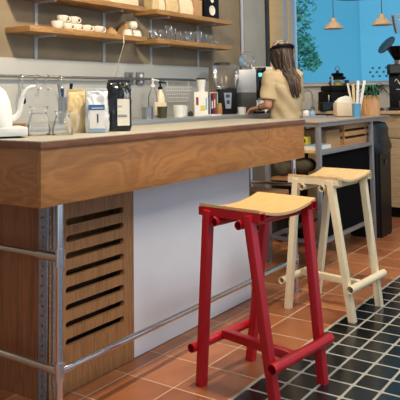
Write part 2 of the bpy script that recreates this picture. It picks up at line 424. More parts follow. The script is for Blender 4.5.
obj('end_shelf', b2(BM(), (3.50, 1.90, .592), (3.69, 2.17, .618), .002), 'plank_wood', bar, True)
obj('end_rail', tube(BM(), [(PX_, 1.874, .645), (PX_, 2.185, .645)], .010, 14), 'chrome', bar, True)
obj('end_rail', tube(BM(), [(PX_, 1.874, .58), (PX_, 2.185, .58)], .010, 14), 'chrome', bar, True)
obj('light_block_back', b2(BM(), (BX+.02, BY-.06, .004), (3.436, BY-.04, .958)), 'panel_wood', bar, True)  # added to block light from the rear so the slots look dark
# slotted steel angle at the corner: flange on the end, flange on the front
bm = BM()
hol = []
for i in range(24):
    z = .03+i*.0385; hol.append(slot(BX+.006, BX+.016, z, .009, 3)); hol.append(slot(BX+.020, BX+.028, z+.019, .008, 3))
plate(bm, [(BX-.006, .002), (BX+.036, .002), (BX+.036, .958), (BX-.006, .958)], hol, .003, lambda u, v, w: (u, PYY-.006+w, v))
obj('slotted_angle', bm, 'galvanised', bar, True)
bm = BM(); hol = []
for i in range(24):
    z = .03+i*.0385; hol.append(slot(PYY+.014, PYY+.026, z, .01, 3))
plate(bm, [(PYY-.003, .002), (PYY+.042, .002), (PYY+.042, .958), (PYY-.003, .958)], hol, .003, lambda u, v, w: (BX-.006+w, u, v))
obj('slotted_angle', bm, 'galvanised', bar, True)
RR = .0135; PX0, PX1, PY = 1.768, 3.712, 1.874
for x, y in ((PX0, PY), (PX1, PY)):
    p = obj('post', tube(BM(), [(x, y, .0), (x, y, .96)], RR, 18), 'chrome', bar, True)
    bm = BM(); lathe(bm, [(.034, 0), (.034, .006), (.016, .012), (.0165, .03)], (x, y, 0)); obj('foot_flange', bm, 'chrome', p, True)
for x, y in ((3.712, 2.185),):
    obj('post', tube(BM(), [(x, y, .0), (x, y, .96)], RR, 18), 'chrome', bar, True)
FZ, GZ = .193, .605
obj('foot_rail', tube(BM(), [(PX0, PY, FZ), (PX1, PY, FZ)], RR, 18), 'chrome', bar, True)
r1 = obj('guard_rail', tube(BM(), [(PX0, PY, GZ), (PX0, BY+.55, GZ)], RR, 18), 'chrome', bar, True)
r2 = obj('foot_rail', tube(BM(), [(PX0, PY, FZ), (PX0, BY+.55, FZ)], RR, 18), 'chrome', bar, True)
def tee(x, y, z, axes):
    bm = BM(); tube(bm, [(x, y, z-.034), (x, y, z+.034)], .0185, 18)
    for a in axes: tube(bm, [(x, y, z), (x+a[0], y+a[1], z)], .0185, 18)
    return bm
obj('pipe_joint', tee(PX0, PY, GZ, [(0, .115)]), 'chrome', bar, True)
obj('pipe_joint', tee(PX0, PY, FZ, [(0, .045), (.045, 0)]), 'chrome', bar, True)
obj('pipe_joint', tee(PX1, PY, FZ, [(-.045, 0)]), 'chrome', bar, True)

# things on the floor behind the slots of the bar front
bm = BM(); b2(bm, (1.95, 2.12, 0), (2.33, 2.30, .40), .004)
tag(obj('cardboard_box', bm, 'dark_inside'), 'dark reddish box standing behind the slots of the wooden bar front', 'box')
bm = BM(); tube(bm, [(2.02, 2.09, .405), (2.16, 2.10, .43), (2.3, 2.12, .475)], [.012, .02, .004], 8)
bm.free()

# ------------------------------------------------------------------ bar stools
def make_stool(paint, seatm, name, label, loc, rz, group, W=.448, D=.40):
    t = thing(name, label, 'stool', loc, rz, group)
    H = .737; hw, hd = W/2, D/2; lt = .036
    tx, ty = .168, .105        # leg centres at the top
    bx, by = hw-.018, hd-.018  # leg centres at the floor
    zt = H-.005
    def leg(sx, sy, z):
        k = z/zt; return Vector((sx*(bx+(tx-bx)*k), sy*(by+(ty-by)*k), z))
    for sx in (-1, 1):
        for sy in (-1, 1):
            bm = BM(); bar_between(bm, leg(sx, sy, 0), leg(sx, sy, zt), lt, lt, (1, 0, 0), .002)
            for v in bm.verts:
                if v.co.z < .03: v.co.z = max(v.co.z, 0) if v.co.z > .004 else 0
            obj('leg', bm, paint, t)
    for sx in (-1, 1):
        bm = BM(); rect_tube_open(bm, (sx*.188, -.158, H-.012), (sx*.188, .158, H-.012), .036, .034); obj('seat_rail', bm, paint, t)
    for sy in (-1, 1):
        y = sy*.062
        bm = BM(); pipe_open(bm, (-.222, y, H-.047), (.205, y, H-.047), .0175, .0145); obj('support_tube', bm, paint, t)
    # foot bars between the legs of each long side, ends sticking out past the legs
    for sy, z, rr in ((1, .158, .019), (-1, .175, .021)):
        p = leg(1, sy, z); y = p.y+sy*.034
        bm = BM(); pipe_open(bm, (-.213, y, z), (.213, y, z), rr, rr-.003); obj('foot_bar', bm, paint, t)
    ya, yb = leg(1, 1, .16).y+.016, leg(1, -1, .17).y-.014
    bm = BM(); bar_between(bm, (-.02, yb, .172), (-.02, ya, .160), .034, .034); obj('stretcher', bm, paint, t)
    # bent plywood seat, dished across its length
    nx, ny = 24, 4; th = .011; bm = BM()
    def sz(u): return H+.003+.030*abs(u)**2.0
    hx, hy = .203, .155
    top = [[bm.verts.new((u*hx, v*hy, sz(u)-.026+th)) for v in [-1+2*j/ny for j in range(ny+1)]] for u in [-1+2*i/nx for i in range(nx+1)]]
    bot = [[bm.verts.new((u*hx, v*hy, sz(u)-.026)) for v in [-1+2*j/ny for j in range(ny+1)]] for u in [-1+2*i/nx for i in range(nx+1)]]
    for i in range(nx):
        for j in range(ny):
            bm.faces.new((top[i][j], top[i+1][j], top[i+1][j+1], top[i][j+1])); bm.faces.new((bot[i][j+1], bot[i+1][j+1], bot[i+1][j], bot[i][j]))
        bm.faces.new((bot[i][0], bot[i+1][0], top[i+1][0], top[i][0])); bm.faces.new((top[i][ny], top[i+1][ny], bot[i+1][ny], bot[i][ny]))
    for j in range(ny):
        bm.faces.new((top[0][j], top[0][j+1], bot[0][j+1], bot[0][j])); bm.faces.new((bot[nx][j], bot[nx][j+1], top[nx][j+1], top[nx][j]))
    obj('seat', bm, seatm, t, ang=50)
    return t
make_stool('red_paint', 'birch', 'bar_stool', 'red metal bar stool with a curved pale plywood seat', (2.472, 1.418, 0), R(-7), None, .446, .415)
make_stool('cream_paint', 'birch_cream', 'bar_stool', 'cream metal bar stool with a curved plywood seat, beside the table', (3.567, 1.569, 0), R(-4.5), None, .432, .432)

# ------------------------------------------------------------------ back counter and wall fittings
CZ = 1.037
bc = thing('back_counter', 'stainless steel back counter along the wall under the shelves', 'counter', (3.8, 3.2, 0))
obj('worktop', b2(BM(), (2.02, 2.9, CZ-.034), (5.95, WY-.021, CZ), .003), 'steel_sheet', bc, True)
obj('front_panel', b2(BM(), (2.02, 2.96, .1), (5.93, 2.98, CZ-.035)), 'steel_sheet', bc, True)
obj('kickboard', b2(BM(), (2.02, 3.0, 0), (5.93, 3.02, .099)), 'dark_grey', bc, True)
RZ = 1.347
rail = thing('hanging_rail', 'long steel hanging rail fixed along the pale splashback', 'rail', (3.1, WY-.06, RZ))
obj('bar', tube(BM(), [(1.3, WY-.06, RZ), (5.08, WY-.06, RZ)], .0105, 14), 'steel', rail, True)
for x in (2.1, 3.05, 4.45): obj('bracket', tube(BM(), [(x, WY-.06, RZ), (x, WY-.0205, RZ)], .008, 10), 'steel', rail, True)
def s_hook(px, label, zb):
    x = atY(px, 80, WY-.06).x
    t = thing('hook', label, 'hook', (x, WY-.06, RZ), 0, 'hooks on the wall rail')
    bm = BM(); r = .0155
    pts = [(0, r*math.cos(a), r*math.sin(a)) for a in [PI+.5-i*(PI+.5)/8 for i in range(9)]]
    pts = [(0, r*math.cos(a), r*math.sin(a)) for a in [PI-i*PI/8 for i in range(9)]]
    pts += [(.005, r*.9, -.03), (.012, 0, -.05)] + [(.012+.018*math.sin(a), -.004, -.068+.018*math.cos(a)) for a in [i*PI*1.25/8 for i in range(1, 9)]]
    tube(bm, pts, .003, 8); obj('wire', bm, 'chrome', t); return t
s_hook(37, 'first steel hook on the rail, left of the pair beside the kettle spout', 0)
s_hook(47, 'second steel hook on the rail, right of the pair beside the kettle spout', 0)
# hanging tools
def tongs(px, label, h, dark):
    x = atY(px, 80, WY-.075).x
    t = thing('hanging_tool', label, 'kitchen tool', (x, WY-.08, RZ-.012))
    bm = BM(); torus(bm, (0, .018, .006), .019, .0025, 20, 6, Euler((0, PI/2, 0))); obj('ring', bm, 'chrome', t)
    bm = BM(); tube(bm, [(0, .004, -.008), (0, 0, -.05), (-.022, -.004, -.10), (-.018, -.004, -h)], .004, 8)
    tube(bm, [(0, .004, -.008), (0, 0, -.05), (.022, -.004, -.08), (.014, -.004, -h)], .004, 8)
    tube(bm, [(-.03, -.004, -.06), (.03, -.004, -.055)], .003, 8); obj('arms', bm, 'steel', t)
    bm = BM(); ball(bm, (.012 if dark else 0, -.006, -h), .013, (1, .6, 1.5)); obj('grip', bm, 'black' if dark else 'white_plastic', t)
tongs(22, 'steel clamp tool with a black knob hanging from the rail behind the kettle', .15, True)
tongs(61, 'steel tongs with a pale tip hanging from the rail above the tool cup', .07, False)
# sockets
for px, lab, rr in ((128, 'left of the two grey wall sockets above the black coffee bag', 0), (139, 'right of the two grey wall sockets above the black coffee bag', 1)):
    p = atY(px, 78.5, WY-.02); t = thing('wall_socket', lab, 'socket', (p.x, WY-.02, p.z), 0, 'wall sockets')
    obj('plate', b2(BM(), (-.043, -.022, -.05), (.043, -.0005, .05), .006), 'socket_grey', t)
    for z in (-.022, .022):
        bm = BM(); tube(bm, [(0, -.0225, z), (0, -.026, z)], .016, 16); obj('outlet', bm, 'white_plastic' if rr else 'steel', t)
# wire rack hung on the wall
a, b = atY(165, 87, WY-.07), atY(192, 101, WY-.07)
t = thing('wire_rack', 'white wire rack hanging on the splashback below the rail', 'rack', ((a.x+b.x)/2, WY-.07, b.z))
w, h = (b.x-a.x)/2, a.z-b.z
bm = BM()
for k in range(5): tube(bm, [(-w+.03*k*.4, 0, h-k*h/4), (w-.03*k*.6, 0, h-k*h/4)], .0026, 6)
for k in range(13): tube(bm, [(-w+.01+k*(2*w-.05)/12, .003, h), (-w+.035+k*(2*w-.085)/12, .003, 0)], .0015, 6)
obj('wires', bm, 'white_plastic', t)
bm = BM()
for x in (-w+.04, w-.04): tube(bm, [(x, 0, h), (x, .01, RZ-b.z-.012), (x, .01, RZ-b.z+.012)], .002, 6)
obj('hanger', bm, 'white_plastic', t)

# ------------------------------------------------------------------ shelves
SY0 = 3.257; TH = .037; SZ = (1.667, 1.903)
def shelf(x0, x1, z, label, brk):
    t = thing('wall_shelf', label, 'shelf', ((x0+x1)/2, WY-.12, z), 0, 'wooden wall shelves')
    obj('board', b2(BM(), (x0, SY0, z-TH), (x1, WY-.001, z), .002), 'shelf_wood', t, True)
    for px in brk:
        x = atY(px, 50, WY-.02).x
        bm = BM(); b2(bm, (x-.013, WY-.012, z-TH-.165), (x+.013, WY-.001, z-TH)); b2(bm, (x-.011, WY-.2, z-TH-.016), (x+.011, WY-.009, z-TH-.0005))
        obj('bracket', bm, 'bracket_grey', t, True)
shelf(2.812, 3.982, SZ[0], 'lower left wooden wall shelf holding white cups', (37, 105))
shelf(4.109, 5.24, SZ[0], 'lower right wooden wall shelf holding clear glasses', (152, 199))
shelf(2.812, 3.974, SZ[1], 'upper left wooden wall shelf holding pale cartons', (37, 105))
shelf(4.109, 5.246, SZ[1], 'upper right wooden wall shelf holding paper bags and a speaker', (152, 199))

def cup(label, cat='cup', r=.038, h=.05, name='coffee_cup', m='ceramic', handle=True, group=None):
    t = thing(name, label, cat, (0, 0, 0), 0, group)
    bm = BM(); lathe(bm, [(r*.6, 0), (r*.66, .002), (r*.9, h*.35), (r, h*.75), (r, h), (r-.004, h), (r*.85, h*.35), (r*.5, .006)], n=24); obj('bowl', bm, m, t, ang=60)
    if handle:
        bm = BM(); tube(bm, [(r*.9, 0, h*.85)]+[(r*.95+.019*math.cos(q), 0, h*.55+.017*math.sin(q)) for q in [PI/2-.3-i*(PI-.5)/8 for i in range(9)]]+[(r*.8, 0, h*.22)], .0042, 8); obj('handle', bm, m, t)
    return t
c0 = cup('cup', group='white cups on the lower left shelf')
ys = 3.335; zz = SZ[0]
def sx(px, y=ys): return atY(px, 30, y).x
c0.location = (sx(67), ys, zz); c0.rotation_euler = (0, 0, -.5); c0['label'] = 'white cup with handle, second from the left in the bottom row on the shelf'
dup(c0, (sx(76.5), ys, zz), 'white cup with handle, third from the left in the bottom row on the shelf')
dup(c0, (sx(86), ys, zz), 'white cup with handle at the right end of the stacked bottom row')
dup(c0, (sx(63.5), ys+.012, zz+.051), 'white cup stacked in the top row, left one')
dup(c0, (sx(74.5), ys+.012, zz+.051), 'white cup stacked in the top row, right one with visible handle')
c1 = cup('wide white cup without visible handle at the left end of the cup stack', r=.043, h=.056, handle=False, name='coffee_cup', group='white cups on the lower left shelf'); c1.location = (sx(57), ys, zz)
c2 = cup('low wide white cup standing alone to the right of the stacked cups', r=.05, h=.05, group='white cups on the lower left shelf'); c2.location = (sx(97), ys, zz); c2.rotation_euler = (0, 0, -.5)
bm = BM(); lathe(bm, [(.05, 0), (.052, .004), (.046, .022), (.028, .042), (.012, .048), (.0, .049)], n=24, cap=False)
t = thing('bowl', 'brownish bowl turned upside down beside the low white cup', 'bowl', (sx(111), ys, zz)); bm2 = bm; obj('shell', bm2, 'kraft', t)
bm = BM(); lathe(bm, [(.018, .047), (.018, .054), (.014, .054), (.014, .047)], n=16); obj('foot', bm, 'kraft', t)
# folded kraft paper cone
t = thing('paper_filter_holder', 'tan folded paper pyramid standing behind the tipped white cups', 'paper holder', (sx(127.5, 3.42), 3.425, zz))
bm = BM(); ring_loft(bm, [[(-.085, -.05, 0), (.09, -.05, 0), (.09, .05, 0), (-.085, .05, 0)], [(-.04, -.02, .125), (.045, -.02, .14), (.045, .03, .14), (-.04, .03, .125)]]); obj('body', bm, 'kraft', t, ang=10)
bm = BM(); ring_loft(bm, [[(.0, -.075, 0), (.055, -.052, 0), (.0, -.052, 0)], [(.02, -.024, .13), (.022, -.022, .13), (.02, -.021, .13)]]); obj('flap', bm, 'kraft_pale', t, ang=10)
# tipped cups
cb = cup('left of two white cups turned upside down under the lying cup', r=.04, h=.05, handle=False, name='coffee_cup', group='upturned white cups')
cb.location = (sx(127.5, 3.31), 3.315, zz+.0505); cb.rotation_euler = (PI, 0, 0)
dup(cb, (sx(137, 3.31), 3.315, zz+.0505), 'right of two white cups turned upside down under the lying cup', group='upturned white cups')
cl = cup('white cup with handle lying on top of the two upturned cups', r=.034, h=.05, group='upturned white cups'); cl.location = (sx(130.5, 3.31), 3.315, zz+.0505+.035); cl.rotation_euler = (0, PI/2-.08, .0)
# glasses
def glass(label, r, h, taper=.85, stem=False):
    t = thing('drinking_glass', label, 'glass', (0, 0, 0), 0, 'clear glasses on the lower right shelf')
    bm = BM(); lathe(bm, [(0, .001), (r*taper, 0), (r*taper*1.02, .003), (r, h)], n=20, cap=False); obj('tumbler', bm, 'glass_dim', t, ang=60); return t
gl = [(146, .03, .07), (152.5, .03, .085), (158, .028, .06), (163.5, .03, .095), (168.5, .03, .125), (173, .028, .12), (178, .026, .085), (183.5, .03, .07), (188.5, .03, .10), (193, .03, .105), (198.5, .028, .11), (204, .03, .10), (209, .03, .09), (215, .026, .05)]
ords = ['first', 'second', 'third', 'fourth', 'fifth', 'sixth', 'seventh', 'eighth', 'ninth', 'tenth', 'eleventh', 'twelfth', 'thirteenth', 'last']
gd = ['low', 'mid-sized', 'short', 'tall', 'tallest', 'tall narrow', 'narrow', 'squat', 'tall', 'tall', 'tall', 'tall', 'mid-sized', 'small']
for i, (px, r, h) in enumerate(gl):
    g = glass('%s clear glass, %s from the left on the lower right shelf' % (gd[i], ords[i]) if i < 13 else 'small clear glass at the right end of the lower right shelf', r, h)
    yy = 3.33+.05*(i % 2); g.location = (max(4.145, sx(px, yy)) if i else 4.15, yy, zz)
# upper shelf things
zu = SZ[1]
def carton(name, label, px0, px1, y, d, h, m, z=zu, cat='box', lid=True):
    x0, x1 = atY(px0, 5, y).x, atY(px1, 5, y).x
    t = thing(name, label, cat, ((x0+x1)/2, y+d/2, z))
    w = (x1-x0)/2
    obj('body', b2(BM(), (-w, -d/2, 0), (w, d/2, h), .002), m, t)
    if lid: obj('lid', b2(BM(), (-w-.003, -d/2-.003, h), (w+.003, d/2+.003, h+.03), .002), m, t)
    return t
carton('carton', 'pale cream carton, left one on the upper left shelf', 78, 101, 3.29, .15, .12, 'cream_cardboard')
carton('carton', 'pale cream carton, right one on the upper left shelf', 110, 138.5, 3.29, .15, .12, 'cream_cardboard')
def coffee_bag(name, label, loc, rz, w, d, h, m, seed=1, fold=True, group=None, cat='bag', lean=0, wr=.003):
    rd = random.Random(seed)
    t = thing(name, label, cat, loc, rz, group)
    prof = [(0, .92, 1), (.03, 1, 1), (.3, 1.0, 1.06), (.6, .98, .8), (.8, .97, .42), (.9, .97, .14), (.93, .97, .06)]
    n = 7; rings = []
    for z, kw, kd in prof:
        pts = []; W, D = w/2*kw, d/2*kd
        for i in range(n): pts.append((-W+2*W*i/(n-1), -D-(.004 if 0 < i < n-1 else 0)))
        pts.append((W*(.985 if z < .5 else .95), 0))
        for i in range(n): pts.append((W-2*W*i/(n-1), D))
        pts.append((-W*(.985 if z < .5 else .95), 0))
        j = .0035 if .1 < z < .9 else 0
        rings.append([(x+lean*z*h+rd.uniform(-j, j), y+rd.uniform(-j, j), z*h) for x, y in pts])
    bm = BM(); ring_loft(bm, rings)
    bmesh.ops.subdivide_edges(bm, edges=bm.edges[:], cuts=3, use_grid_fill=True); bm.normal_update()
    for v in bm.verts:
        if v.co.z > .004: v.co += v.normal*wr*(1-abs(noise.noise(v.co*42+Vector((seed*3.1, 0, 0))))*2.6)*min(1, v.co.z/.02)
    obj('body', bm, m, t, ang=80)
    bm = BM(); b2(bm, (-w/2*.97+lean*h, -.004, .925*h), (w/2*.97+lean*h, .004, h), .0015); obj('seal', bm, m, t)
    return t
pend = 0
for i, (p0, p1, h, lab, m) in enumerate(((140, 151, .17, 'pale paper bag, first from the left on the upper right shelf', 'kraft_pale'), (153, 164, .15, 'pale paper bag, second from the left on the upper right shelf', 'cream_cardboard'), (165.5, 178, .15, 'pale paper bag, third from the left on the upper right shelf', 'kraft_pale'), (179.5, 193, .16, 'pale crumpled paper bag left of the brown carton', 'cream_cardboard'))):
    x0, x1 = max(4.125, atY(p0, 10, 3.32).x), atY(p1, 10, 3.32).x
    x0 = max(x0, pend); x1 = max(x1, x0+.08); pend = x1+.006
    coffee_bag('paper_bag', lab, ((x0+x1)/2, 3.36, zu), 0, x1-x0-.006, .085, h*1.25, m, i, group='paper bags on the upper right shelf')
carton('carton', 'narrow brown carton between the paper bags and the speaker', 194.5, 202, 3.30, .14, .15, 'kraft', lid=False)
x0, x1 = atY(204.5, 10, 3.30).x, atY(219, 10, 3.30).x
t = thing('speaker', 'black bookshelf speaker at the right end of the upper shelf', 'speaker', ((x0+x1)/2, 3.38, zu)); w = (x1-x0)/2
obj('cabinet', b2(BM(), (-w, -.08, 0), (w, .08, .22), .004), 'black', t)
for z, r in ((.075, .046), (.168, .022)):
    bm = BM(); lathe(bm, [(r, 0), (r, .006), (r*.9, .007), (r*.75, .002), (r*.25, -.006), (r*.2, 0), (0.001, .003)], n=24)
    bmesh.ops.transform(bm, matrix=Matrix.Translation((0, -.0805, z)) @ Matrix.Rotation(PI/2, 4, 'X'), verts=bm.verts); obj('cone', bm, 'ceramic', t)
# thin cord hanging from the shelf to the sockets
a = Vector((atY(124, 43, 3.24).x, 3.24, 1.62)); b = atY(115, 77, 3.46)
bm = BM(); tube(bm, [(a.x, 3.245, 1.66), a+Vector((0, 0, -.02)), (a+b)/2, b], .0035, 6)
tag(obj('cord', bm, 'cream_plastic'), 'pale cord hanging from the lower left shelf down to the sockets', 'cord')

# ------------------------------------------------------------------ on the bar top
TZ = 1.0476
# kettle
kx, ky = 1.672, 2.178
t = thing('electric_kettle', 'white electric gooseneck kettle at the left end of the bar', 'kettle', (kx, ky, TZ+.042), R(-32))
bm = BM(); lathe(bm, [(.09, 0), (.093, .01), (.092, .05), (.083, .10), (.066, .14), (.045, .16), (.0, .165)], n=32, cap=False); lathe(bm, [(.088, 0), (.0, 0)], n=32, cap=False); obj('body', bm, 'white_plastic', t)
bm = BM(); lathe(bm, [(.012, .16), (.012, .175), (.018, .18), (.016, .192), (.0, .195)], n=16, cap=False); obj('knob', bm, 'black', t)
bm = BM(); tube(bm, [(.08, 0, .03), (.098, 0, .033), (.114, 0, .045), (.123, 0, .07), (.127, 0, .10), (.135, 0, .13), (.15, 0, .15), (.168, 0, .158), (.182, 0, .158)], [.013, .0125, .011, .0105, .010, .0095, .009, .0085, .008], 12); obj('spout', bm, 'white_plastic', t)
bm = BM(); tube(bm, [(-.075, 0, .12), (-.11, 0, .135), (-.14, 0, .12), (-.145, 0, .06), (-.125, 0, .03)], .01, 10); obj('handle', bm, 'white_plastic', t)
t = thing('kettle_base', 'flat white kettle base with a black foot on the bar', 'kettle base', (kx+.02, ky, TZ), R(-32))
obj('plate', b2(BM(), (-.10, -.095, .007), (.125, .095, .0415), .006), 'white_plastic', t)
obj('foot', b2(BM(), (-.09, -.09, 0), (.10, .09, .007)), 'black', t)
# small rust box behind
tag(obj('wooden_coaster', b2(BM(), (1.86, 2.27, TZ), (1.94, 2.32, TZ+.045), .002), 'edge_wood'), 'small brown wooden block on the bar behind the glass servers', 'block')
def server(label, loc, rz, r, h, lip):
    t = thing('glass_server', label, 'glass jug', loc, rz, 'glass servers on the bar')
    bm = BM(); lathe(bm, [(r*.95, 0), (r, .004), (r, h*.25), (r*.8, h*.62), (r*.62, h*.78), (r*.78, h)], n=28, cap=False); obj('body', bm, 'glass', t, ang=60)
    bm = BM(); tube(bm, [(r*.72, 0, h*.9), (r*1.25, 0, h*.93), (r*1.5, 0, h*.75), (r*1.45, 0, h*.4), (r*1.2, 0, h*.2), (r*.97, 0, h*.22)], .005, 10); obj('handle', bm, 'glass', t)
    bm = BM(); torus(bm, (0, 0, h*.77), r*.64, .003, 28, 8); torus(bm, (0, 0, h), r*.78, .0018, 28, 6); torus(bm, (0, 0, .004), r*.95, .003, 28, 6); obj('band', bm, 'glass_dim', t); return t
p = Vector((1.868, 2.10, TZ))
server('left clear glass coffee server standing beside the kettle spout', (1.882, 2.122, TZ), R(200), .05, .118, 1)
server('right clear glass coffee server in front of the tool cup', (1.934, 2.036, TZ), R(-40), .044, .098, 1)
# coffee bags
cbg = coffee_bag('coffee_bag', 'cream paper coffee bag behind the silver one on the bar', (2.098, 2.118, TZ), R(-50), .085, .055, .192, 'kraft_pale', 3, lean=-.01)
sb = coffee_bag('coffee_bag', 'silver coffee bag with a blue and white label on the bar', (2.125, 2.02, TZ), R(-50), .098, .055, .192, 'silver_foil', 5, lean=-.03)
def label_on(t, u0, u1, v0, v1, y, m, lean=0, tilt=0, name='label'):
    bm = BM(); ring_loft(bm, [[(u0+lean*v0, y+tilt*v0-.0012, v0), (u1+lean*v0, y+tilt*v0-.0012, v0), (u1+lean*v0, y+tilt*v0, v0), (u0+lean*v0, y+tilt*v0, v0)], [(u0+lean*v1, y+tilt*v1-.0012, v1), (u1+lean*v1, y+tilt*v1-.0012, v1), (u1+lean*v1, y+tilt*v1, v1), (u0+lean*v1, y+tilt*v1, v1)]])
    return obj(name, bm, m, t)
label_on(sb, -.03, .036, .020, .098, -.0375, 'white_paper', -.03, .035)
label_on(sb, -.034, .036, .100, .122, -.0415, 'blue_label', -.03, .075)
label_on(sb, .002, .008, .045, .082, -.0395, 'navy', -.03, .035)
label_on(sb, -.02, .03, .106, .109, -.0427, 'white_paper', -.03, .075)
label_on(sb, -.03, .038, .006, .019, -.0365, 'pale_blue', -.03, .02)
bb = coffee_bag('coffee_bag', 'glossy black coffee bag with a cream label on the bar', (2.265, 2.02, TZ), R(-47), .103, .058, .233, 'black_bag_plastic', 9, lean=0, wr=.006)
label_on(bb, -.008, .046, .026, .145, -.0455, 'label_cream', 0, .025)
for v in (.112, .072, .066): label_on(bb, -.006, .012 if v > .1 else .034, v, v+.0022, -.0467, 'dark_grey', 0, .025, 'print')
# tool cup on the back counter
def on_counter(px, y): return Vector((atY(px, 115, y).x, y, CZ))
p = on_counter(65.5, 3.16)
t = thing('tool_cup', 'steel cup standing behind the glass servers on the back counter', 'cup', p)
bm = BM(); lathe(bm, [(.048, 0), (.048, .17), (.044, .17), (.044, .006)], n=24); obj('cup', bm, 'steel', t)
for i, (dx, dy, h, m, lab) in enumerate(((-.025, .01, .25, 'steel', 'steel frothing thermometer standing in the steel tool cup'), (.02, -.01, .25, 'black', 'black handled brush sticking out of the steel tool cup'), (.0, .02, .22, 'navy', 'blue handled spoon standing in the steel tool cup'))):
    q = thing('utensil', lab, 'utensil', (p.x+dx, p.y+dy, CZ+.007))
    bm = BM(); tube(bm, [(0, 0, 0), (dx*.5, dy*.3, h*.75)], .006, 8); obj('shaft', bm, 'steel', q)
    bm = BM(); tube(bm, [(dx*.5, dy*.3, h*.75), (dx*.9, dy*.5, h)], [.008, .011], 8); obj('grip', bm, m, q)

# ------------------------------------------------------------------ on the back counter
p = on_counter(147.5, 3.15)
t = thing('steel_cup', 'small steel cup left of the syrup bottles on the back counter', 'cup', p)
bm = BM(); lathe(bm, [(.043, 0), (.043, .088), (.04, .088), (.04, .005)], n=24); obj('wall', bm, 'steel', t)
def pump_bottle(label, px, y, h, pm, liquid):
    p = on_counter(px, y); t = thing('pump_bottle', label, 'bottle', p, 0, 'pump bottles on the back counter')
    bm = BM(); lathe(bm, [(.036, 0), (.038, .004), (.038, h*.5), (.03, h*.62), (.015, h*.72), (.015, h*.78)], n=20); obj('bottle', bm, liquid, t)
    bm = BM(); lathe(bm, [(.019, h*.77), (.019, h*.83), (.008, h*.85), (.008, h*.93), (.014, h*.94), (.014, h*.97), (.006, h)], n=16); tube(bm, [(0, 0, h*.955), (.03, -.015, h*.955), (.045, -.022, h*.93)], .006, 8); obj('pump', bm, pm, t)
    label_on(t, -.028, .028, .02, h*.4, -.0395, 'cream_cardboard'); return t
pump_bottle('syrup bottle with a white pump top behind the steel cup', 153, 3.27, .31, 'white_plastic', 'glass_dim')
pump_bottle('syrup bottle with a black pump top behind the olive cup', 160.5, 3.29, .29, 'black', 'cream_plastic')
def tumbler(name, label, px, y, r0, r1, h, m, cat='cup'):
    t = thing(name, label, cat, on_counter(px, y)); bm = BM()
    lathe(bm, [(r0, 0), (r1, h), (r1-.003, h), (r0-.003, .004)], n=24); obj('wall', bm, m, t)
    bm = BM(); torus(bm, (0, 0, h), r1-.001, .0025, 24, 6); obj('rim', bm, m, t); return t
tumbler('paper_cup', 'dark olive cup between the steel cup and the white cup', 162.3, 3.15, .034, .041, .085, 'olive_cup')
tumbler('paper_cup', 'plain white cup right of the olive cup on the back counter', 179, 3.15, .038, .048, .092, 'white_plastic')
p = on_counter(184, 3.22)
t = thing('paper_cup', 'second white cup half hidden behind the plain white cup', 'cup', on_counter(183.5, 3.26)); bm = BM(); lathe(bm, [(.036, 0), (.043, .085), (.04, .085), (.033, .004)], n=24); obj('wall', bm, 'white_plastic', t)
t = thing('small_pot', 'tiny dark metal pot beside the white dispenser box', 'pot', on_counter(190.5, 3.2)); bm = BM(); lathe(bm, [(.018, 0), (.022, .012), (.018, .032), (.014, .034)], n=16); obj('pot', bm, 'dark_grey', t)
bm = BM(); ball(bm, (0, 0, .038), .007); obj('knob', bm, 'black', t)
# dispenser box with a paper stack on top
p = on_counter(200.2, 3.13)
t = thing('carton', 'white printed carton on the back counter, left of the acrylic holder', 'box', p, R(-42))
obj('body', b2(BM(), (-.058, -.045, 0), (.058, .045, .20), .002), 'white_paper', t)
label_on(t, -.044, -.024, .09, .155, -.0456, 'rust'); label_on(t, -.008, .03, .045, .085, -.0456, 'yellow', 0, 0); label_on(t, .036, .05, .05, .15, -.0456, 'pale_blue')
t = thing('cup_stack', 'white paper cup stack with a dark lid standing on the printed carton', 'cups', (p.x+.02, p.y+.0, CZ+.2005))
bm = BM(); lathe(bm, [(.03, 0), (.032, .04), (.034, .04), (.036, .075), (.038, .076), (.04, .10)], n=20); obj('cups', bm, 'white_paper', t)
bm = BM(); lathe(bm, [(.041, .1005), (.041, .112), (.02, .116)], n=20); obj('lid', bm, 'dark_grey', t)
p = on_counter(211, 3.16)
t = thing('acrylic_holder', 'clear acrylic holder with white edges standing right of the printed carton', 'holder', p)
bm = BM(); w = .06
b2(bm, (-w, -.03, 0), (w, .03, .006)); b2(bm, (-w, .026, .006), (w, .03, .19)); b2(bm, (-w, -.03, .006), (-w+.004, .026, .19)); b2(bm, (w-.004, -.03, .006), (w, .026, .19)); obj('panels', bm, 'glass', t)
bm = BM()
for x in (-w, w-.005): b2(bm, (x, -.033, 0), (x+.005, -.0305, .195))
b2(bm, (-w, -.033, .19), (w, -.0305, .196)); obj('edges', bm, 'white_plastic', t)
for dx, m, h, lab in ((-.012, 'navy', .165, 'blue packet standing in the acrylic holder'), (.026, 'red_label', .18, 'red packet standing in the acrylic holder, right of the blue one')):
    q = thing('packet', lab, 'packet', (p.x+dx, p.y, CZ+.0065)); obj('body', b2(BM(), (-.014, -.022, 0), (.014, .022, h), .003), m, q); obj('strip', b2(BM(), (-.009, -.0235, h*.3), (.009, -.0222, h*.7)), 'white_paper', q)
t = thing('small_jar', 'small amber jar in front of the black grinder', 'jar', on_counter(219.5, 3.1)); bm = BM(); lathe(bm, [(.022, 0), (.024, .004), (.024, .07), (.018, .078)], n=20); obj('jar', bm, 'amber', t)
bm = BM(); lathe(bm, [(.02, .0785), (.02, .098), (.017, .1)], n=20); obj('lid', bm, 'kraft', t)
# white tray in front
bm = BM(); p = on_counter(214, 3.02); b2(bm, (p.x-.07, 2.99, CZ), (p.x+.07, 3.07, CZ+.012), .003); tag(obj('small_tray', bm, 'white_plastic'), 'flat white tray on the counter in front of the acrylic holder', 'tray')
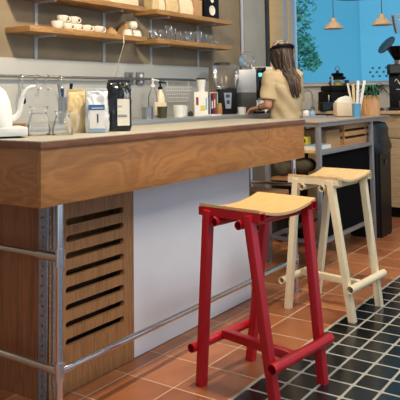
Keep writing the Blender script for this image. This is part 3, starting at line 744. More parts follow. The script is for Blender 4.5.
# grinder with clear hopper
p = on_counter(226.5, 3.22)
t = thing('coffee_grinder', 'black coffee grinder with a big clear hopper on the back counter', 'grinder', p, R(-48))
bm = BM(); b2(bm, (-.075, -.09, 0), (.08, .10, .225), .008); obj('body', bm, 'black', t)
bm = BM(); ring_loft(bm, [[(-.022, -.096, .05), (.026, -.096, .05), (.026, -.0905, .05), (-.022, -.0905, .05)], [(-.036, -.096, .19), (.034, -.096, .19), (.034, -.0905, .19), (-.036, -.0905, .19)]]); pn = obj('front_panel', bm, 'steel', t, ang=10)
obj('display', b2(BM(), (-.018, -.099, .145), (.016, -.0962, .175)), 'dark_grey', t)
obj('display', b2(BM(), (-.012, -.099, .09), (.014, -.0962, .125)), 'dark_grey', t)
bm = BM(); lathe(bm, [(.06, .226), (.10, .235), (.115, .26), (.122, .44)], n=28, cap=False); torus(bm, (0, 0, .44), .122, .003, 28, 6); obj('hopper', bm, 'plastic_film', t, ang=60)
bm = BM(); lathe(bm, [(.075, .4405), (.075, .458), (.06, .465)], (-.03, 0, 0), n=24); obj('lid', bm, 'dark_grey', t)
# steel machine with dark base
x0, x1 = atY(237, 90, 3.38).x, atY(249.5, 90, 3.38).x
t = thing('ice_machine', 'square steel machine with a dark lower half, right of the grinder', 'machine', ((x0+x1)/2-.06, 3.32, CZ), R(-54)); w = .095
obj('body', b2(BM(), (-w, -.12, .19), (w, .14, .415), .006), 'steel_sheet', t); obj('base', b2(BM(), (-w, -.115, 0), (w, .14, .189), .004), 'dark_grey', t)
bm = BM(); ball(bm, (0, 0, 0), .09, (1, .7, .9), seg=24)
for v in bm.verts: v.co *= 1+.22*math.sin(v.co.x*90+v.co.z*60)*math.cos(v.co.y*80)+random.uniform(-.08, .08)
bmesh.ops.translate(bm, vec=(atY(246, 60, 3.36).x-.02, 3.34, CZ+.415+.1), verts=bm.verts)
zmin = min(v.co.z for v in bm.verts); bmesh.ops.translate(bm, vec=(0, 0, CZ+.4155-zmin), verts=bm.verts)
tag(obj('plastic_bag', bm, 'plastic_film', ang=20), 'crumpled clear plastic bag lying on top of the steel machine', 'bag')
# white dispenser with dark panel
x0, x1 = atY(250.5, 90, 3.30).x, atY(268, 90, 3.30).x
x0, x1 = 0, .20
t = thing('water_dispenser', 'white water dispenser with a black front and a lit cyan screen', 'dispenser', (on_counter(262.5, 3.2).x, 3.2, CZ), R(-57)); w = (x1-x0)/2
obj('body', b2(BM(), (-w, -.12, 0), (w, .13, .44), .008), 'white_plastic', t)
obj('front_panel', b2(BM(), (-w+.03, -.128, .12), (-w+.135, -.1205, .435), .002), 'black_gloss', t)
sc = obj('screen', b2(BM(), (-w+.062, -.131, .345), (-w+.095, -.1285, .38)), 'screen', t)
obj('nozzle', tube(BM(), [(-w+.06, -.125, .13), (-w+.06, -.15, .125), (-w+.06, -.15, .10)], .009, 10), 'chrome', t)
tumbler('paper_cup', 'white cup with a green print left of the hand on the counter', 242, 3.0, .032, .038, .06, 'white_plastic')
bm = BM(); p = on_counter(256.5, 2.97); b2(bm, (p.x-.06, 2.93, CZ), (p.x+.09, 3.01, CZ+.022), .004); tag(obj('scale', bm, 'black'), 'flat black scale on the counter under the forearm', 'scale')

# ------------------------------------------------------------------ work table
tb = thing('work_table', 'counter-height work table on grey steel legs with a shelf', 'table', (4.8, 2.16, 0))
TX0, TX1, TY0, TY1, TT = 4.25, 5.31, 1.94, 2.38, 1.012
obj('tabletop', b2(BM(), (TX0-.01, TY0-.01, TT-.012), (5.70, TY1+.02, TT), .002), 'table_top', tb, True)
obj('top_frame', b2(BM(), (TX0, TY0, TT-.04), (5.68, TY0+.03, TT-.0125)), 'grey_steel_frame', tb, True)
obj('top_frame', b2(BM(), (TX0, TY0+.0305, TT-.04), (TX0+.03, TY1, TT-.0125)), 'grey_steel_frame', tb, True)
for x in (TX0+.017, TX1-.015):
    for y in (TY0+.017, TY1-.017):
        bm = BM(); b2(bm, (x-.016, y-.016, .012), (x+.016, y+.016, TT-.041), .002); lg = obj('leg', bm, 'grey_steel_frame', tb, True)
        bm = BM(); tube(bm, [(x, y, 0), (x, y, .0115)], .02, 14); obj('foot', bm, 'steel', lg, True)
SH = .806
obj('shelf', b2(BM(), (TX0+.034, TY0+.034, SH-.018), (TX1-.032, TY1-.034, SH)), 'birch_cream', tb, True)
obj('shelf_rail', b2(BM(), (TX0+.034, TY0+.004, SH-.03), (TX1-.032, TY0+.0335, SH+.002), .001), 'grey_steel_frame', tb, True)
for y in (TY0+.017, TY1-.017): obj('rail', b2(BM(), (TX0+.034, y-.012, .165), (TX1-.032, y+.012, .19), .001), 'grey_steel_frame', tb, True)
for x in (TX0+.017, TX1-.015): obj('rail', b2(BM(), (x-.012, TY0+.034, .165), (x+.012, TY1-.034, .19), .001), 'grey_steel_frame', tb, True)
obj('side_shelf', b2(BM(), (TX0+.034, TY0+.034, .585), (TX0+.28, TY1-.034, .605)), 'plank_wood', tb, True)
obj('front_panel', b2(BM(), (TX0+.045, TY0+.036, .1905), (TX1-.033, TY0+.05, .775)), 'black_matte', tb, True)
# cloth on the low shelf
bm = BM(); 
for k in range(6): ball(bm, (TX0+.15+random.uniform(-.03, .03), TY0+.16+k*.045, .66+random.uniform(-.015, .02)), .07, (1.2, .8, .75), Euler((.3*k, .2*k, .5*k)))
bm = remesh(bm, .012, 6); zmn = min(v.co.z for v in bm.verts)
bmesh.ops.translate(bm, vec=(0, 0, .6055-zmn), verts=bm.verts)
tag(obj('cloth_bundle', bm, 'brown_cloth'), 'crumpled brown cloth lying on the low shelf at the end of the table', 'cloth')
# papers, tape, carton, crate
t = thing('paper_stack', 'white paper stack lying on the table shelf', 'paper', (TX0+.18, 2.10, SH+.0005)); obj('sheets', b2(BM(), (-.13, -.11, 0), (.125, .12, .028), .002), 'white_paper', t)
obj('cover', b2(BM(), (-.13, -.105, .0285), (.10, .11, .034), .001), 'pale_blue', t)
t = thing('tape_measure', 'small yellow tape measure on the paper stack', 'tool', (TX0+.10, 2.10, SH+.0355)); obj('case', b2(BM(), (-.025, -.035, 0), (.025, .035, .06), .006), 'yellow', t)
obj('emblem', b2(BM(), (-.0275, -.014, .018), (-.0255, .014, .044)), 'black', t)
t = thing('cardboard_box', 'open kraft cardboard box on the table shelf, left of the crate', 'box', (TX0+.445, 2.17, SH+.0005)); bm = BM()
w, d, h = .13, .14, .125
b2(bm, (-w, -d, 0), (w, d, .004)); b2(bm, (-w, -d, .004), (w, -d+.004, h)); b2(bm, (-w, d-.004, .004), (w, d, h)); b2(bm, (-w, -d+.004, .004), (-w+.004, d-.004, h)); b2(bm, (w-.004, -d+.004, .004), (w, d-.004, h)); obj('walls', bm, 'kraft', t)
x0 = atY(344, 145, 2.0).x; x1 = atY(369, 140, 2.0).x
t = thing('wooden_crate', 'slatted wooden crate on the table shelf beside the bin', 'crate', ((x0+x1)/2-.01, 2.14, SH+.0005)); w = (x1-x0)/2-.012; d = .145
obj('bottom', b2(BM(), (-w, -d, 0), (w, d, .01)), 'crate_wood', t)
for z in (.011, .066, .121):
    hh = .036
    for y in (-d, d-.01): obj('slat', b2(BM(), (-w, y, z), (w, y+.01, z+hh), .001), 'crate_wood', t)
    for x in (-w, w-.01): obj('slat', b2(BM(), (x, -d+.0105, z), (x+.01, d-.0105, z+hh), .001), 'crate_wood', t)
for x in (-w+.011, w-.036):
    for y in (-d+.0105, d-.0225): obj('corner_post', b2(BM(), (x, y, .0105), (x+.025, y+.012, .156)), 'crate_wood', t)

# on the table top
t = thing('tissue_box', 'rounded cream tissue box with a paper tuft on the table', 'tissue box', (atY(345.5, 114, 2.15).x, 2.15, TT+.0005), R(-48))
bm = BM(); b2(bm, (-.095, -.055, 0), (.095, .055, .12), .026); obj('box', bm, 'cream_plastic', t)
obj('end_panel', b2(BM(), (.0955, -.030, .026), (.0985, .030, .094), .001), 'white_plastic', t)
bm = BM(); rings = []
for k in range(7):
    q = k/6; ww = .06*(1-q**3)+.01; rings.append([(ww*math.cos(a)*(1+.1*math.sin(5*a+k))-.02+.03*q, .024*(1-q*.7)*math.sin(a), .1205+.052*q) for a in [2*PI*i/20 for i in range(20)]])
ring_loft(bm, rings); obj('tissue', bm, 'white_paper', t)
t = thing('straw_cup', 'blue cup holding wooden stirrers on the table beside the tissue box', 'cup', (atY(356.5, 114, 2.0).x, 2.0, TT+.0005)); sp = Vector((atY(356.5, 114, 2.0).x, 2.0, TT+.0055))
bm = BM(); lathe(bm, [(.034, 0), (.036, .11), (.033, .11), (.031, .004)], n=24); obj('wall', bm, 'cyan_blue', t)
for i, (dx, dy, h, m, lab) in enumerate(((-.015, .015, .27, 'cream_cardboard', 'cream stirrer standing upright at the left of the blue cup'), (.005, .0, .29, 'white_paper', 'white stirrer in the middle of the blue cup'), (.02, -.012, .29, 'white_paper', 'white stirrer leaning furthest right in the blue cup'), (-.002, .02, .26, 'kraft_pale', 'tan stirrer behind the white ones in the blue cup'))):
    q = thing('stirrer', lab, 'stirrer', sp+Vector((dx*.4, dy*.4, 0)), 0, 'stirrers in the blue cup')
    lx = (-.045, .02, .055, .0)[i]; dv = Vector((.563*lx, -.826*lx, 0))
    bm = BM(); bar_between(bm, (dx*.4, dy*.4, .002), dv+Vector((dx*.6, dy*.6, h)), .022 if i else .016, .003, (-.8, -.55, 0), .001); obj('stick', bm, m, q)

# ------------------------------------------------------------------ bin
bx, by = 5.555, 2.08
t = thing('waste_bin', 'tall black waste bin with a bag over its rim beside the table', 'bin', (bx, by, 0))
bm = BM(); ring_loft(bm, [[(sx_*w_, sy_*d_, z_) for sx_, sy_ in ((-1, -1), (1, -1), (1, 1), (-1, 1))] for z_, w_, d_ in ((0, .15, .135), (.02, .155, .14), (.80, .165, .15), (.80, .158, .143))])
bmesh.ops.bevel(bm, geom=[e for e in bm.edges if abs((e.verts[0].co-e.verts[1].co).normalized().z) > .9], offset=.03, segments=3, affect='EDGES'); obj('body', bm, 'bin_plastic', t)
bm = BM(); rings = []; rd = random.Random(4)
for z_, k in ((.70, 1.08), (.74, 1.13), (.78, 1.10), (.83, 1.02), (.90, .98), (.95, .88), (.962, .6)):
    rings.append([((.168*k+rd.uniform(-.008, .008))*(math.copysign(abs(math.cos(a))**.5, math.cos(a))), (.150*k+rd.uniform(-.008, .008))*math.copysign(abs(math.sin(a))**.5, math.sin(a)), z_+rd.uniform(-.012, .012)*(z_ < .94)) for a in [2*PI*i/28 for i in range(28)]])
ring_loft(bm, rings); obj('bin_bag', bm, 'bin_bag_plastic', t, ang=50)
bm = BM(); b2(bm, (-.028, -.156, .60), (.028, -.1525, .64)); obj('badge', bm, 'dark_grey', t)

# ------------------------------------------------------------------ counter along the window
EZ = 1.03
t = thing('window_counter', 'pale wooden worktop running under the window behind the table', 'counter', (6.65, 2.4, 1.0))
obj('top', b2(BM(), (6.30, 1.25, 1.0), (EX-.001, 3.40, EZ), .003), 'counter_wood', t, True)
for i, (y0, lab) in enumerate(((1.30, 'pale wooden base cabinet under the grinder, right of the bin'), (1.95, 'pale wooden base cabinet behind the black bin'), (2.60, 'pale wooden base cabinet behind the table, left of the other cabinets'))):
    t = thing('base_cabinet', lab, 'cabinet', (6.68, y0+.32, 0), 0, 'base cabinets under the window')
    obj('body', b2(BM(), (6.38, y0, .10), (EX-.001, y0+.64, .999)), 'counter_wood', t, True)
    obj('kickboard', b2(BM(), (6.43, y0, 0), (6.45, y0+.64, .0995)), 'black', t, True)
    d = obj('door', b2(BM(), (6.358, y0+.005, .105), (6.3795, y0+.635, .76), .002), 'counter_wood', t, True); obj('handle', b2(BM(), (6.335, y0+.25, .70), (6.3575, y0+.39, .712), .002), 'steel', d, True)
    d = obj('drawer', b2(BM(), (6.358, y0+.005, .77), (6.3795, y0+.635, .99), .002), 'counter_wood', t, True); obj('handle', b2(BM(), (6.335, y0+.25, .87), (6.3575, y0+.39, .882), .002), 'steel', d, True)
def on_win(px, X): return Vector((X, atX(px, 108, X).y, EZ+.0005))
# big black grinder
p = on_win(402, 6.58)
t = thing('coffee_grinder', 'tall black coffee grinder with open hopper lid on the window counter', 'grinder', p, R(20))
b = obj('body', b2(BM(), (-.11, -.13, 0), (.13, .13, .03), .006), 'black', t)
obj('column', b2(BM(), (-.02, -.115, .0305), (.12, .115, .36), .01), 'black', t)
obj('head', b2(BM(), (-.09, -.13, .3605), (.12, .13, .46), .01), 'black', t)
obj('display', b2(BM(), (-.0935, -.105, .375), (-.0905, .105, .45)), 'dark_grey', t)
bm = BM()
tube(bm, [(-.0215, .06+.0-.12*q, .29+.022*math.sin(q*11)) for q in [i/24 for i in range(25)]], .004, 6)
tube(bm, [(-.0215, .03-.08*q, .26+.015*math.sin(q*9+1)) for q in [i/20 for i in range(21)]], .003, 6); obj('logo', bm, 'white_plastic', t)
bm = BM(); b2(bm, (-.022, -.04, .205), (-.0203, .05, .214)); b2(bm, (-.022, -.008, .175), (-.0203, .012, .195)); obj('print', bm, 'steel', t)
bm = BM(); lathe(bm, [(.06, .4605), (.06, .50)], n=24); obj('collar', bm, 'steel', t)
bm = BM(); lathe(bm, [(.055, .5005), (.075, .53), (.135, .625), (.14, .64), (.136, .64), (.07, .532)], n=32); hp = obj('hopper', bm, 'black_gloss', t, ang=60)
c = Matrix.Rotation(-R(20), 3, 'Z') @ (atX(386.8, 45.2, 6.50)-p)
bm = BM(); lathe(bm, [(.108, 0), (.11, .004), (.108, .009), (.03, .014)], n=32)
vd = (Matrix.Rotation(-R(20), 3, 'Z') @ (Vector((0, 0, EYE))-atX(387, 45, 6.5))).normalized()
rgt = (Matrix.Rotation(-R(20), 3, 'Z') @ _r); upv = Matrix.Rotation(-R(20), 3, 'Z') @ _u
nrm = (vd*.17+(-rgt*.74+upv*.67)*.96).normalized()
bmesh.ops.transform(bm, matrix=Matrix.Translation(c) @ nrm.to_track_quat('Z', 'Y').to_matrix().to_4x4(), verts=bm.verts)
obj('lid', bm, 'black_gloss', t)
bm = BM(); e = (rgt*.67+upv*-.4)*.02; tube(bm, [c-nrm*.004-rgt*.03-upv*.04, Vector((-.02, .10, .64)), Vector((-.02, .135, .63))], .006, 8); obj('hinge', bm, 'black', t)
bm = BM(); tube(bm, [(-.04, .0, .36), (-.05, .0, .33)], .025, 16); obj('chute', bm, 'steel', t)
bm = BM(); lathe(bm, [(.04, .0305), (.042, .10), (.04, .10), (.036, .034)], (-.065, 0, 0), n=20); obj('dosing_cup', bm, 'steel', t)
# tamper, black bottle
p = on_win(376.5, 6.42); t = thing('tamper', 'coffee tamper with a dark brown handle left of the big grinder', 'tamper', p)
bm = BM(); lathe(bm, [(.03, 0), (.03, .022), (.012, .03)], n=20); obj('base', bm, 'steel', t)
bm = BM(); lathe(bm, [(.011, .0305), (.014, .05), (.02, .085), (.018, .10), (.0, .105)], n=16, cap=False); obj('handle', bm, 'rust', t)
p = on_win(372.3, 6.34); t = thing('small_bottle', 'small black bottle behind the wooden plant pot, left of the tamper', 'bottle', p)
bm = BM(); lathe(bm, [(.018, 0), (.02, .004), (.02, .05), (.008, .07)], n=16); obj('bottle', bm, 'black', t)
bm = BM(); lathe(bm, [(.009, .0705), (.009, .085)], n=12); obj('cap', bm, 'black', t)
p = on_win(384, 6.37); t = thing('portafilter', 'black handled portafilter lying in front of the big grinder', 'portafilter', p)
bm = BM(); lathe(bm, [(.034, 0), (.036, .03), (.033, .03), (.03, .004)], n=20); obj('basket', bm, 'steel', t)
bm = BM(); tube(bm, [(-.02, .03, .02), (-.05, .13, .022)], [.009, .013], 10); obj('handle', bm, 'black', t)
# plant pot
p = Vector((atY(371, 114, 2.055).x, 2.055, TT+.0005))
t = thing('potted_plant', 'green arching plant in a slatted wooden pot at the right end of the table', 'plant', p)
bm = BM(); n = 36; r0, r1, h = .076, .085, .165
rings = []
for z, r in ((0, r0), (h-.012, r1)): rings.append([((r-(.004 if k % 3 == 2 else 0))*math.cos(2*PI*k/n), (r-(.004 if k % 3 == 2 else 0))*math.sin(2*PI*k/n), z) for k in range(n)])
ring_loft(bm, rings); bb_ = obj('pot', bm, 'pot_wood', t, ang=20)
bm = BM(); lathe(bm, [(r1+.004, h-.0115), (r1+.004, h+.01), (r1-.006, h+.01), (r1-.006, h-.0115)], n=36); obj('rim', bm, 'pot_wood', t)
bm = BM(); lathe(bm, [(.078, h-.011), (.081, h+.03), (.072, h+.052), (.04, h+.058)], n=24); obj('liner', bm, 'black_bag_plastic', t)
bm = BM(); rd = random.Random(3)
for k in range(46):
    a = rd.uniform(0, 2*PI); L = rd.uniform(.10, .20); d = Vector((math.cos(a), math.sin(a), 0)); sd = Vector((-d.y, d.x, 0)); up = rd.uniform(.35, .75); prev = None
    for i in range(7):
        q = i/6; pos = d*(.02+L*.9*q)+Vector((0, 0, h+.052+L*(up*q*1.6-1.5*q*q*.72))); wv = .011*math.sin(PI*min(1, .12+q*.88))+.001
        row = (bm.verts.new(pos-sd*wv), bm.verts.new(pos+Vector((0, 0, -.004))), bm.verts.new(pos+sd*wv))
        if prev:
            for j in range(2): bm.faces.new((prev[j], prev[j+1], row[j+1], row[j]))
        prev = row
obj('leaves', bm, 'leaf', t, recalc=False)
# black brewing machine
p = on_win(338.5, 6.68)
t = thing('coffee_machine', 'black coffee machine with a glass globe and knobbed cap before the window', 'coffee machine', p, R(-35))
obj('body', b2(BM(), (-.17, -.14, 0), (.14, .14, .20), .02), 'black', t)
obj('top_plate', b2(BM(), (-.15, -.12, .2005), (.12, .12, .262), .02), 'black', t)
bm = BM(); lathe(bm, [(.085, .263), (.1, .285), (.085, .32), (.06, .33)], n=24); obj('globe', bm, 'glass_dim', t)
bm = BM(); lathe(bm, [(.035, .2635), (.045, .295), (.02, .31)], n=20); obj('coffee_filling', bm, 'yellow', t)
bm = BM(); lathe(bm, [(.085, .331), (.088, .352), (.06, .366), (.068, .382), (.06, .395), (.016, .402), (.014, .42)], n=24); obj('cap', bm, 'black', t)
bm = BM(); ball(bm, (0, 0, .445), .027); obj('knob', bm, 'glass_dim', t)
obj('column', tube(BM(), [(-.13, -.10, .2625), (-.13, -.10, .36)], .013, 12), 'chrome', t)
bm = BM(); tube(bm, [(.075, -.06, .2625), (.075, -.06, .32)], .024, 14); obj('canister', bm, 'navy', t)
bm = BM(); tube(bm, [(-.172, -.1, .06), (-.178, -.1, .06), (-.178, -.1, .16), (-.172, -.1, .16)], .008, 8); obj('handle', bm, 'steel', t)
p = on_win(328.5, 6.36); t = thing('storage_box', 'low black box in front of the coffee machine', 'box', p, R(-35))
obj('body', b2(BM(), (-.095, -.05, 0), (.095, .05, .075), .003), 'black_gloss', t); obj('lid', b2(BM(), (-.096, -.051, .0755), (.096, .051, .088), .002), 'dark_grey', t)
# tray with jars, tap
v = atY(313, 113, 2.31); p = Vector((v.x-.02, 2.31, TT+.0005)); t = thing('drip_tray', 'flat grey steel tray at the back edge of the work table', 'tray', p, R(-50)); bm = BM()
b2(bm, (-.09, -.045, 0), (.11, .045, .005)); b2(bm, (-.09, -.045, .005), (.11, -.04, .018)); b2(bm, (-.09, .04, .005), (.11, .045, .018)); b2(bm, (-.09, -.04, .005), (-.085, .04, .018)); b2(bm, (.105, -.04, .005), (.11, .04, .018)); obj('tray', bm, 'grey_steel_frame', t)
for dx, m, lab, h in ((-.05, 'white_plastic', 'small white jar standing in the steel tray', .055), (.0, 'pale_blue', 'small pale blue jar standing in the steel tray', .05)):
    v = Matrix.Rotation(R(-50), 3, 'Z') @ Vector((dx, .0, .0055)); q = thing('small_jar', lab, 'jar', p+v); bm = BM(); lathe(bm, [(.024, 0), (.026, .004), (.026, h*.8), (.02, h)], n=16); obj('jar', bm, m, q)
    bm = BM(); lathe(bm, [(.021, h+.0005), (.021, h+.012)], n=16); obj('lid', bm, 'steel', q)
p = on_win(312.5, 6.72); t = thing('tap', 'slim chrome gooseneck tap by the window sill', 'tap', p)
bm = BM(); lathe(bm, [(.022, 0), (.022, .03), (.012, .04)], n=16); obj('base', bm, 'chrome', t)
bm = BM(); tube(bm, [(0, 0, .04), (0, 0, .16)]+[(0-.0, .055-.055*math.cos(a), .16+.055*math.sin(a)) for a in [i*PI/8 for i in range(1, 8)]]+[(0, .11, .12)], .007, 10); obj('spout', bm, 'chrome', t)
# window stickers
dt = t = thing('window_decal', 'small grid of teal square marks stuck on the window glass', 'sticker', (EX+.019, 2.36, 1.38))
for r in range(3):
    for c in range(6): obj('mark', b2(BM(), (-.001, -.20+c*.075+(r % 2)*.03, .0+r*.045), (.0005, -.175+c*.075+(r % 2)*.03, .022+r*.045)), 'decal_teal', dt)

# ------------------------------------------------------------------ lamps
def pendant(label, px, py, X):
    c = atX(px, py, X); t = thing('pendant_lamp', label, 'lamp', c, 0, 'cream pendant lamps by the window')
    bm = BM(); lathe(bm, [(.098, -.05), (.1, -.046), (.06, .005), (.052, .012), (.035, .02), (.028, .03), (.028, .055), (.02, .06), (.02, .056), (.024, .03), (.055, .0), (.094, -.048)], n=32); obj('shade', bm, 'lamp_wood', t)
    obj('cord', tube(BM(), [(0, 0, .058), (0, 0, 3.0-c.z)], .004, 8), 'dark_grey', t)
    bm = BM(); ball(bm, (0, 0, -.02), .025); obj('bulb', bm, 'white_plastic', t); return t
pendant('cream pendant lamp, left one of two before the window', 333.5, 24, 6.2)
pendant('cream pendant lamp, right one of two before the window', 382, 20, 6.2)
c = atX(354, -2.5, 5.9); t = thing('ring_lamp', 'large dark ring lamp cut off by the top edge of the photo', 'lamp', c)
bm = BM(); torus(bm, (0, 0, 0), .185, .0045, 48, 8); obj('ring', bm, 'dark_grey', t)
bm = BM()
for k in range(3): tube(bm, [(.185*math.cos(k*2.09), .185*math.sin(k*2.09), 0), (0, 0, .5), (0, 0, 3.0-c.z)], .0025, 6)
obj('cord', bm, 'dark_grey', t)
c = atX(403, 24, 6.0); t = thing('glass_lamp', 'clear glass bucket lamp at the right edge before the window', 'lamp', c)
bm = BM(); lathe(bm, [(.075, -.085), (.105, .08), (.1, .08), (.071, -.08)], n=28); obj('shade', bm, 'glass_dim', t)
bm = BM(); torus(bm, (0, 0, .08), .103, .004, 32, 8); obj('rim', bm, 'pale_strip', t)
bm = BM(); tube(bm, [(0, 0, -.083), (0, 0, 3.0-c.z)], .004, 8); obj('cord', bm, 'dark_grey', t)

# ------------------------------------------------------------------ barista
def capsule(bm, p0, p1, r0, r1, n=5):
    p0, p1 = Vector(p0), Vector(p1)
    tube(bm, [p0, p1], [r0, r1], 16); ball(bm, p0, r0); ball(bm, p1, r1)
def cone(bm, p0, p1, r0, r1, sy=1.0):
    tube(bm, [p0, p1], [r0, r1], 20)
PR = thing('person', 'person in a tan t-shirt with long dark hair and patterned cap, reaching over the counter', 'person', (5.03, 2.60, 0), R(-32))
# local frame: +Y is where the chest faces, -X is her left
shL, shR = Vector((-.138, .02, 1.355)), Vector((.122, .03, 1.36))
elL, wrL = Vector((-.178, -.01, 1.12)), Vector((-.180, .125, 1.098))
elR, wrR = Vector((.185, .12, 1.115)), Vector((.11, .31, 1.09))
bm = BM()
for sxx in (-1, 1):
    capsule(bm, (sxx*.085, .0, .86), (sxx*.09, .01, .48), .085, .058); capsule(bm, (sxx*.09, .01, .48), (sxx*.09, -.02, .09), .056, .036)
    capsule(bm, (sxx*.09, -.03, .05), (sxx*.1, .13, .03), .036, .03)
ball(bm, (0, -.005, .92), .15, (1.1, .85, .8)); capsule(bm, (0, 0, .95), (0, .0, 1.12), .115, .11); ball(bm, (0, .0, 1.24), .15, (1.02, .75, 1.1))
capsule(bm, shL, shR, .058, .058); capsule(bm, (0, .01, 1.36), (0, .03, 1.45), .055, .048)
for s, e, w_ in ((shL, elL, wrL), (shR, elR, wrR)):
    capsule(bm, s, e, .05, .037); capsule(bm, e, w_, .037, .025)
hc = Vector((0, .055, 1.545))
ball(bm, hc, .088, (.86, 1.0, 1.18), Euler((-.25, 0, 0))); ball(bm, hc+Vector((0, .045, -.05)), .055, (.9, .8, 1)); 
ball(bm, hc+Vector((0, .105, -.025)), .015, (.8, 1.2, 1.4)); ball(bm, hc+Vector((0, .09, -.06)), .016, (1.5, .6, .5))
for sxx in (-1, 1): ball(bm, hc+Vector((sxx*.078, -.005, -.015)), .022, (.4, .8, 1.2))
def hand(bm, w_, d, sidev, curl):
    d = d.normalized(); up = Vector((0, 0, 1)); sd = sidev.normalized()
    pc = w_+d*.045
    for k in range(4): capsule(bm, w_+sd*(k-1.5)*.008, w_+d*.085+sd*(k-1.5)*.0195, .016, .0125)
    for k, L in enumerate((.066, .076, .072, .056)):
        a = w_+d*.085+sd*(k-1.5)*.0205; b_ = a+d*L*.45-up*curl*.012; c_ = b_+d*L*.3-up*curl*.022; e_ = c_+d*L*.15-up*curl*.02
        capsule(bm, a, b_, .0098, .0092); capsule(bm, b_, c_, .0092, .0085); capsule(bm, c_, e_, .0085, .0075)
    a = w_+d*.025-sd*.03; b_ = a+d*.035-sd*.025-up*.01; c_ = b_+d*.03-sd*.004-up*.012
    capsule(bm, a, b_, .0125, .011); capsule(bm, b_, c_, .0105, .0085)
hand(bm, wrL, Vector((-.35, 1, -.2)), Vector((-1, -.35, 0)), 1.0)
hand(bm, wrR, Vector((-.25, 1, -.2)), Vector((1, .25, 0)), 1.0)
obj('body', remesh(bm, .0055, 3), 'skin', PR, ang=80)
for sxx in (-1, 1):
    bm = BM(); ball(bm, hc+Vector((sxx*.033, .083, .008)), .011); obj('eye', bm, 'white_plastic', PR)
# t-shirt
bm = BM()
rings = []
for z, rx, ry, cy in ((.90, .185, .150, -.01), (.96, .182, .146, -.01), (1.06, .168, .132, .0), (1.16, .172, .138, 0), (1.26, .19, .142, .0), (1.33, .195, .12, .01), (1.385, .155, .088, .015), (1.425, .075, .065, .02)):
    rings.append([(.8*rx*math.cos(a)*(1+.02*math.sin(7*a+z*9)*(z < 1.2)), cy+ry*math.sin(a)*(1+.025*math.sin(9*a+z*14)*(z < 1.25)), z) for a in [2*PI*i/48 for i in range(48)]])
ring_loft(bm, rings)
for s, e in ((shL, elL), (shR, elR)):
    d = (e-s); cone(bm, s-d*.12, s+d*.84, .068, .070); ball(bm, s, .066)
sh = remesh(bm, .008, 4)
for v in sh.verts:
    if .9 < v.co.z < 1.3: v.co += Vector((v.co.x, v.co.y, 0)).normalized()*.006*math.sin(v.co.z*38+6*math.atan2(v.co.y, v.co.x))
obj('t_shirt', sh, 'shirt', PR, ang=80)
bm = BM()
for sxx in (-1, 1):
    cone(bm, (sxx*.085, .0, .88), (sxx*.095, -.01, .07), .115, .07)
ball(bm, (0, -.005, .90), .17, (1.05, .88, .7)); obj('trousers', remesh(bm, .01, 4), 'trousers', PR, ang=80)
for sxx in (-1, 1):
    bm = BM(); ball(bm, (sxx*.1, .04, .045), .075, (.72, 1.9, .75))
    for v in bm.verts: v.co.z = max(0, v.co.z)
    obj('shoe', bm, 'black', PR)
q = obj('wristband', tube(BM(), [wrL+Vector((.007, -.032, .004)), wrL+Vector((.002, -.010, .001))], .031, 18), 'black', PR)
# hair
bm = BM(); ball(bm, hc+Vector((-.0, -.014, .01)), .1, (.98, 1.0, 1.08), Euler((-.25, 0, 0)))
for v in list(bm.verts):
    if v.co.y > hc.y+.045 and v.co.z < hc.z+.06: v.co.y = hc.y+.045
rd = random.Random(2)
def strand(bm, a, L, r, sway):
    pts = []; base = Vector((hc.x+.1*math.cos(a), hc.y-.014+.098*math.sin(a), hc.z+.045))
    for i in range(8):
        q = i/7; out = .012*math.sin(q*PI*1.2); z = base.z-L*q
        by_ = -.135-.01*math.sin(q*3) if z < 1.40 else None
        p_ = Vector((base.x*(1-.84*q**.6)+out*math.cos(a)+sway*q+.006*math.sin(9*q+a*5), base.y+out*math.sin(a), z))
        if z < 1.42:
            lim = -.05-.095*min(1, (1.42-z)/.10)
            if p_.y > lim and abs(p_.x) < .13: p_.y += (lim-p_.y)*min(1, (1.42-z)/.06)
        pts.append(p_)
    tube(bm, pts, [r*.7, r, r*1.1, r*1.1, r, r*.9, r*.7, r*.3], 7)
for k in range(70):
    a = PI+.1+(PI-.2)*k/69; strand(bm, a, rd.uniform(.26, .42), rd.uniform(.008, .013), rd.uniform(-.03, .04)+.02)
for k in range(10): strand(bm, PI-.75+.1*k, rd.uniform(.14, .22), .015, -.03); strand(bm, .5-.06*k, rd.uniform(.16, .2), .014, 0)
obj('hair', bm, 'hair', PR, ang=80)
bm = BM()
for k in range(5): strand(bm, PI+.6+(PI-1.2)*k/4, rd.uniform(.30, .42), .006, rd.uniform(-.01, .03)+.02)
for v in bm.verts: v.co += (v.co-Vector((hc.x, hc.y, v.co.z))).normalized()*.012
obj('light_strands', bm, 'hair_light', PR, ang=80)
bm = BM(); ball(bm, hc+Vector((0, -.012, .026)), .105, (.95, 1.0, 1.0), Euler((-.25, 0, 0)), seg=28)
bmesh.ops.delete(bm, geom=[v for v in bm.verts if v.co.z < hc.z+.058-.25*(v.co.y-hc.y)], context='VERTS'); obj('cap', bm, 'patterned_cloth', PR, ang=60)
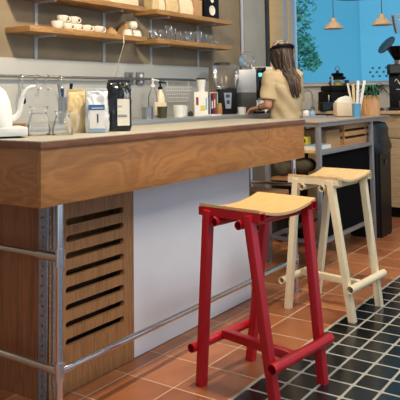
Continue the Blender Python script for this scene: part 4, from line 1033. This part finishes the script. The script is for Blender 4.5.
bm = BM(); torus(bm, (0, 0, 0), .1, .011, 36, 8); bmesh.ops.transform(bm, matrix=Matrix.Translation(hc+Vector((0, -.014, .052))) @ Euler((-.25, 0, 0)).to_matrix().to_4x4() @ Matrix.Diagonal((.97, 1.03, 1.3, 1)), verts=bm.verts); obj('cap_band', bm, 'black', PR)

# ------------------------------------------------------------------ lights, world, camera
cam = bpy.data.cameras.new('camera'); co = bpy.data.objects.new('camera', cam); C.objects.link(co)
cam.sensor_fit = 'HORIZONTAL'; cam.sensor_width = 36; cam.lens = F_PX/400*36
cam.shift_x = (200-CX)/400; cam.shift_y = (CY-200)/400; cam.clip_start = .05
co.matrix_world = Matrix.Translation((0, 0, EYE)) @ Matrix((_r, _u, -_f)).transposed().to_4x4()
S.camera = co
def area(name, loc, target, sx, sy, power, col):
    l = bpy.data.lights.new(name, 'AREA'); l.shape = 'RECTANGLE'; l.size, l.size_y = sx, sy; l.energy = power; l.color = col
    o = bpy.data.objects.new(name, l); C.objects.link(o); o.location = loc
    o.rotation_euler = (Vector(target)-Vector(loc)).to_track_quat('-Z', 'Y').to_euler(); return o
WARM = (1, .86, .68); NEUT = (1, .95, .88)
sl = bpy.data.lights.new('sun', 'SUN'); sl.energy = .78; sl.angle = .05; so = bpy.data.objects.new('sun', sl); C.objects.link(so)
so.rotation_euler = Vector((1, .12, -1.75)).to_track_quat('-Z', 'Y').to_euler()
area('ceiling_lamp_a', (1.6, -.4, 2.95), (2.4, 1.6, .4), .9, .9, 46, NEUT)
area('ceiling_lamp_b', (2.2, 1.55, 2.95), (2.6, 3.5, 1.2), .14, .14, 62, (1, .82, .58))
area('ceiling_lamp_c', (4.2, .3, 2.95), (4.2, 1.4, .2), .8, .8, 45, NEUT)
area('ceiling_lamp_d', (4.9, 2.2, 2.95), (5.3, 2.9, 1.1), .25, .25, 13, WARM)
w = bpy.data.worlds.new('world'); S.world = w; w.use_nodes = True
w.node_tree.nodes['Background'].inputs[0].default_value = (.62, .78, 1.0, 1); w.node_tree.nodes['Background'].inputs[1].default_value = .7
S.view_settings.view_transform = 'Standard'; S.view_settings.look = 'None'; S.view_settings.exposure = .38; S.view_settings.gamma = 1
S.view_settings.use_curve_mapping = False
S.cycles.transparent_max_bounces = 48
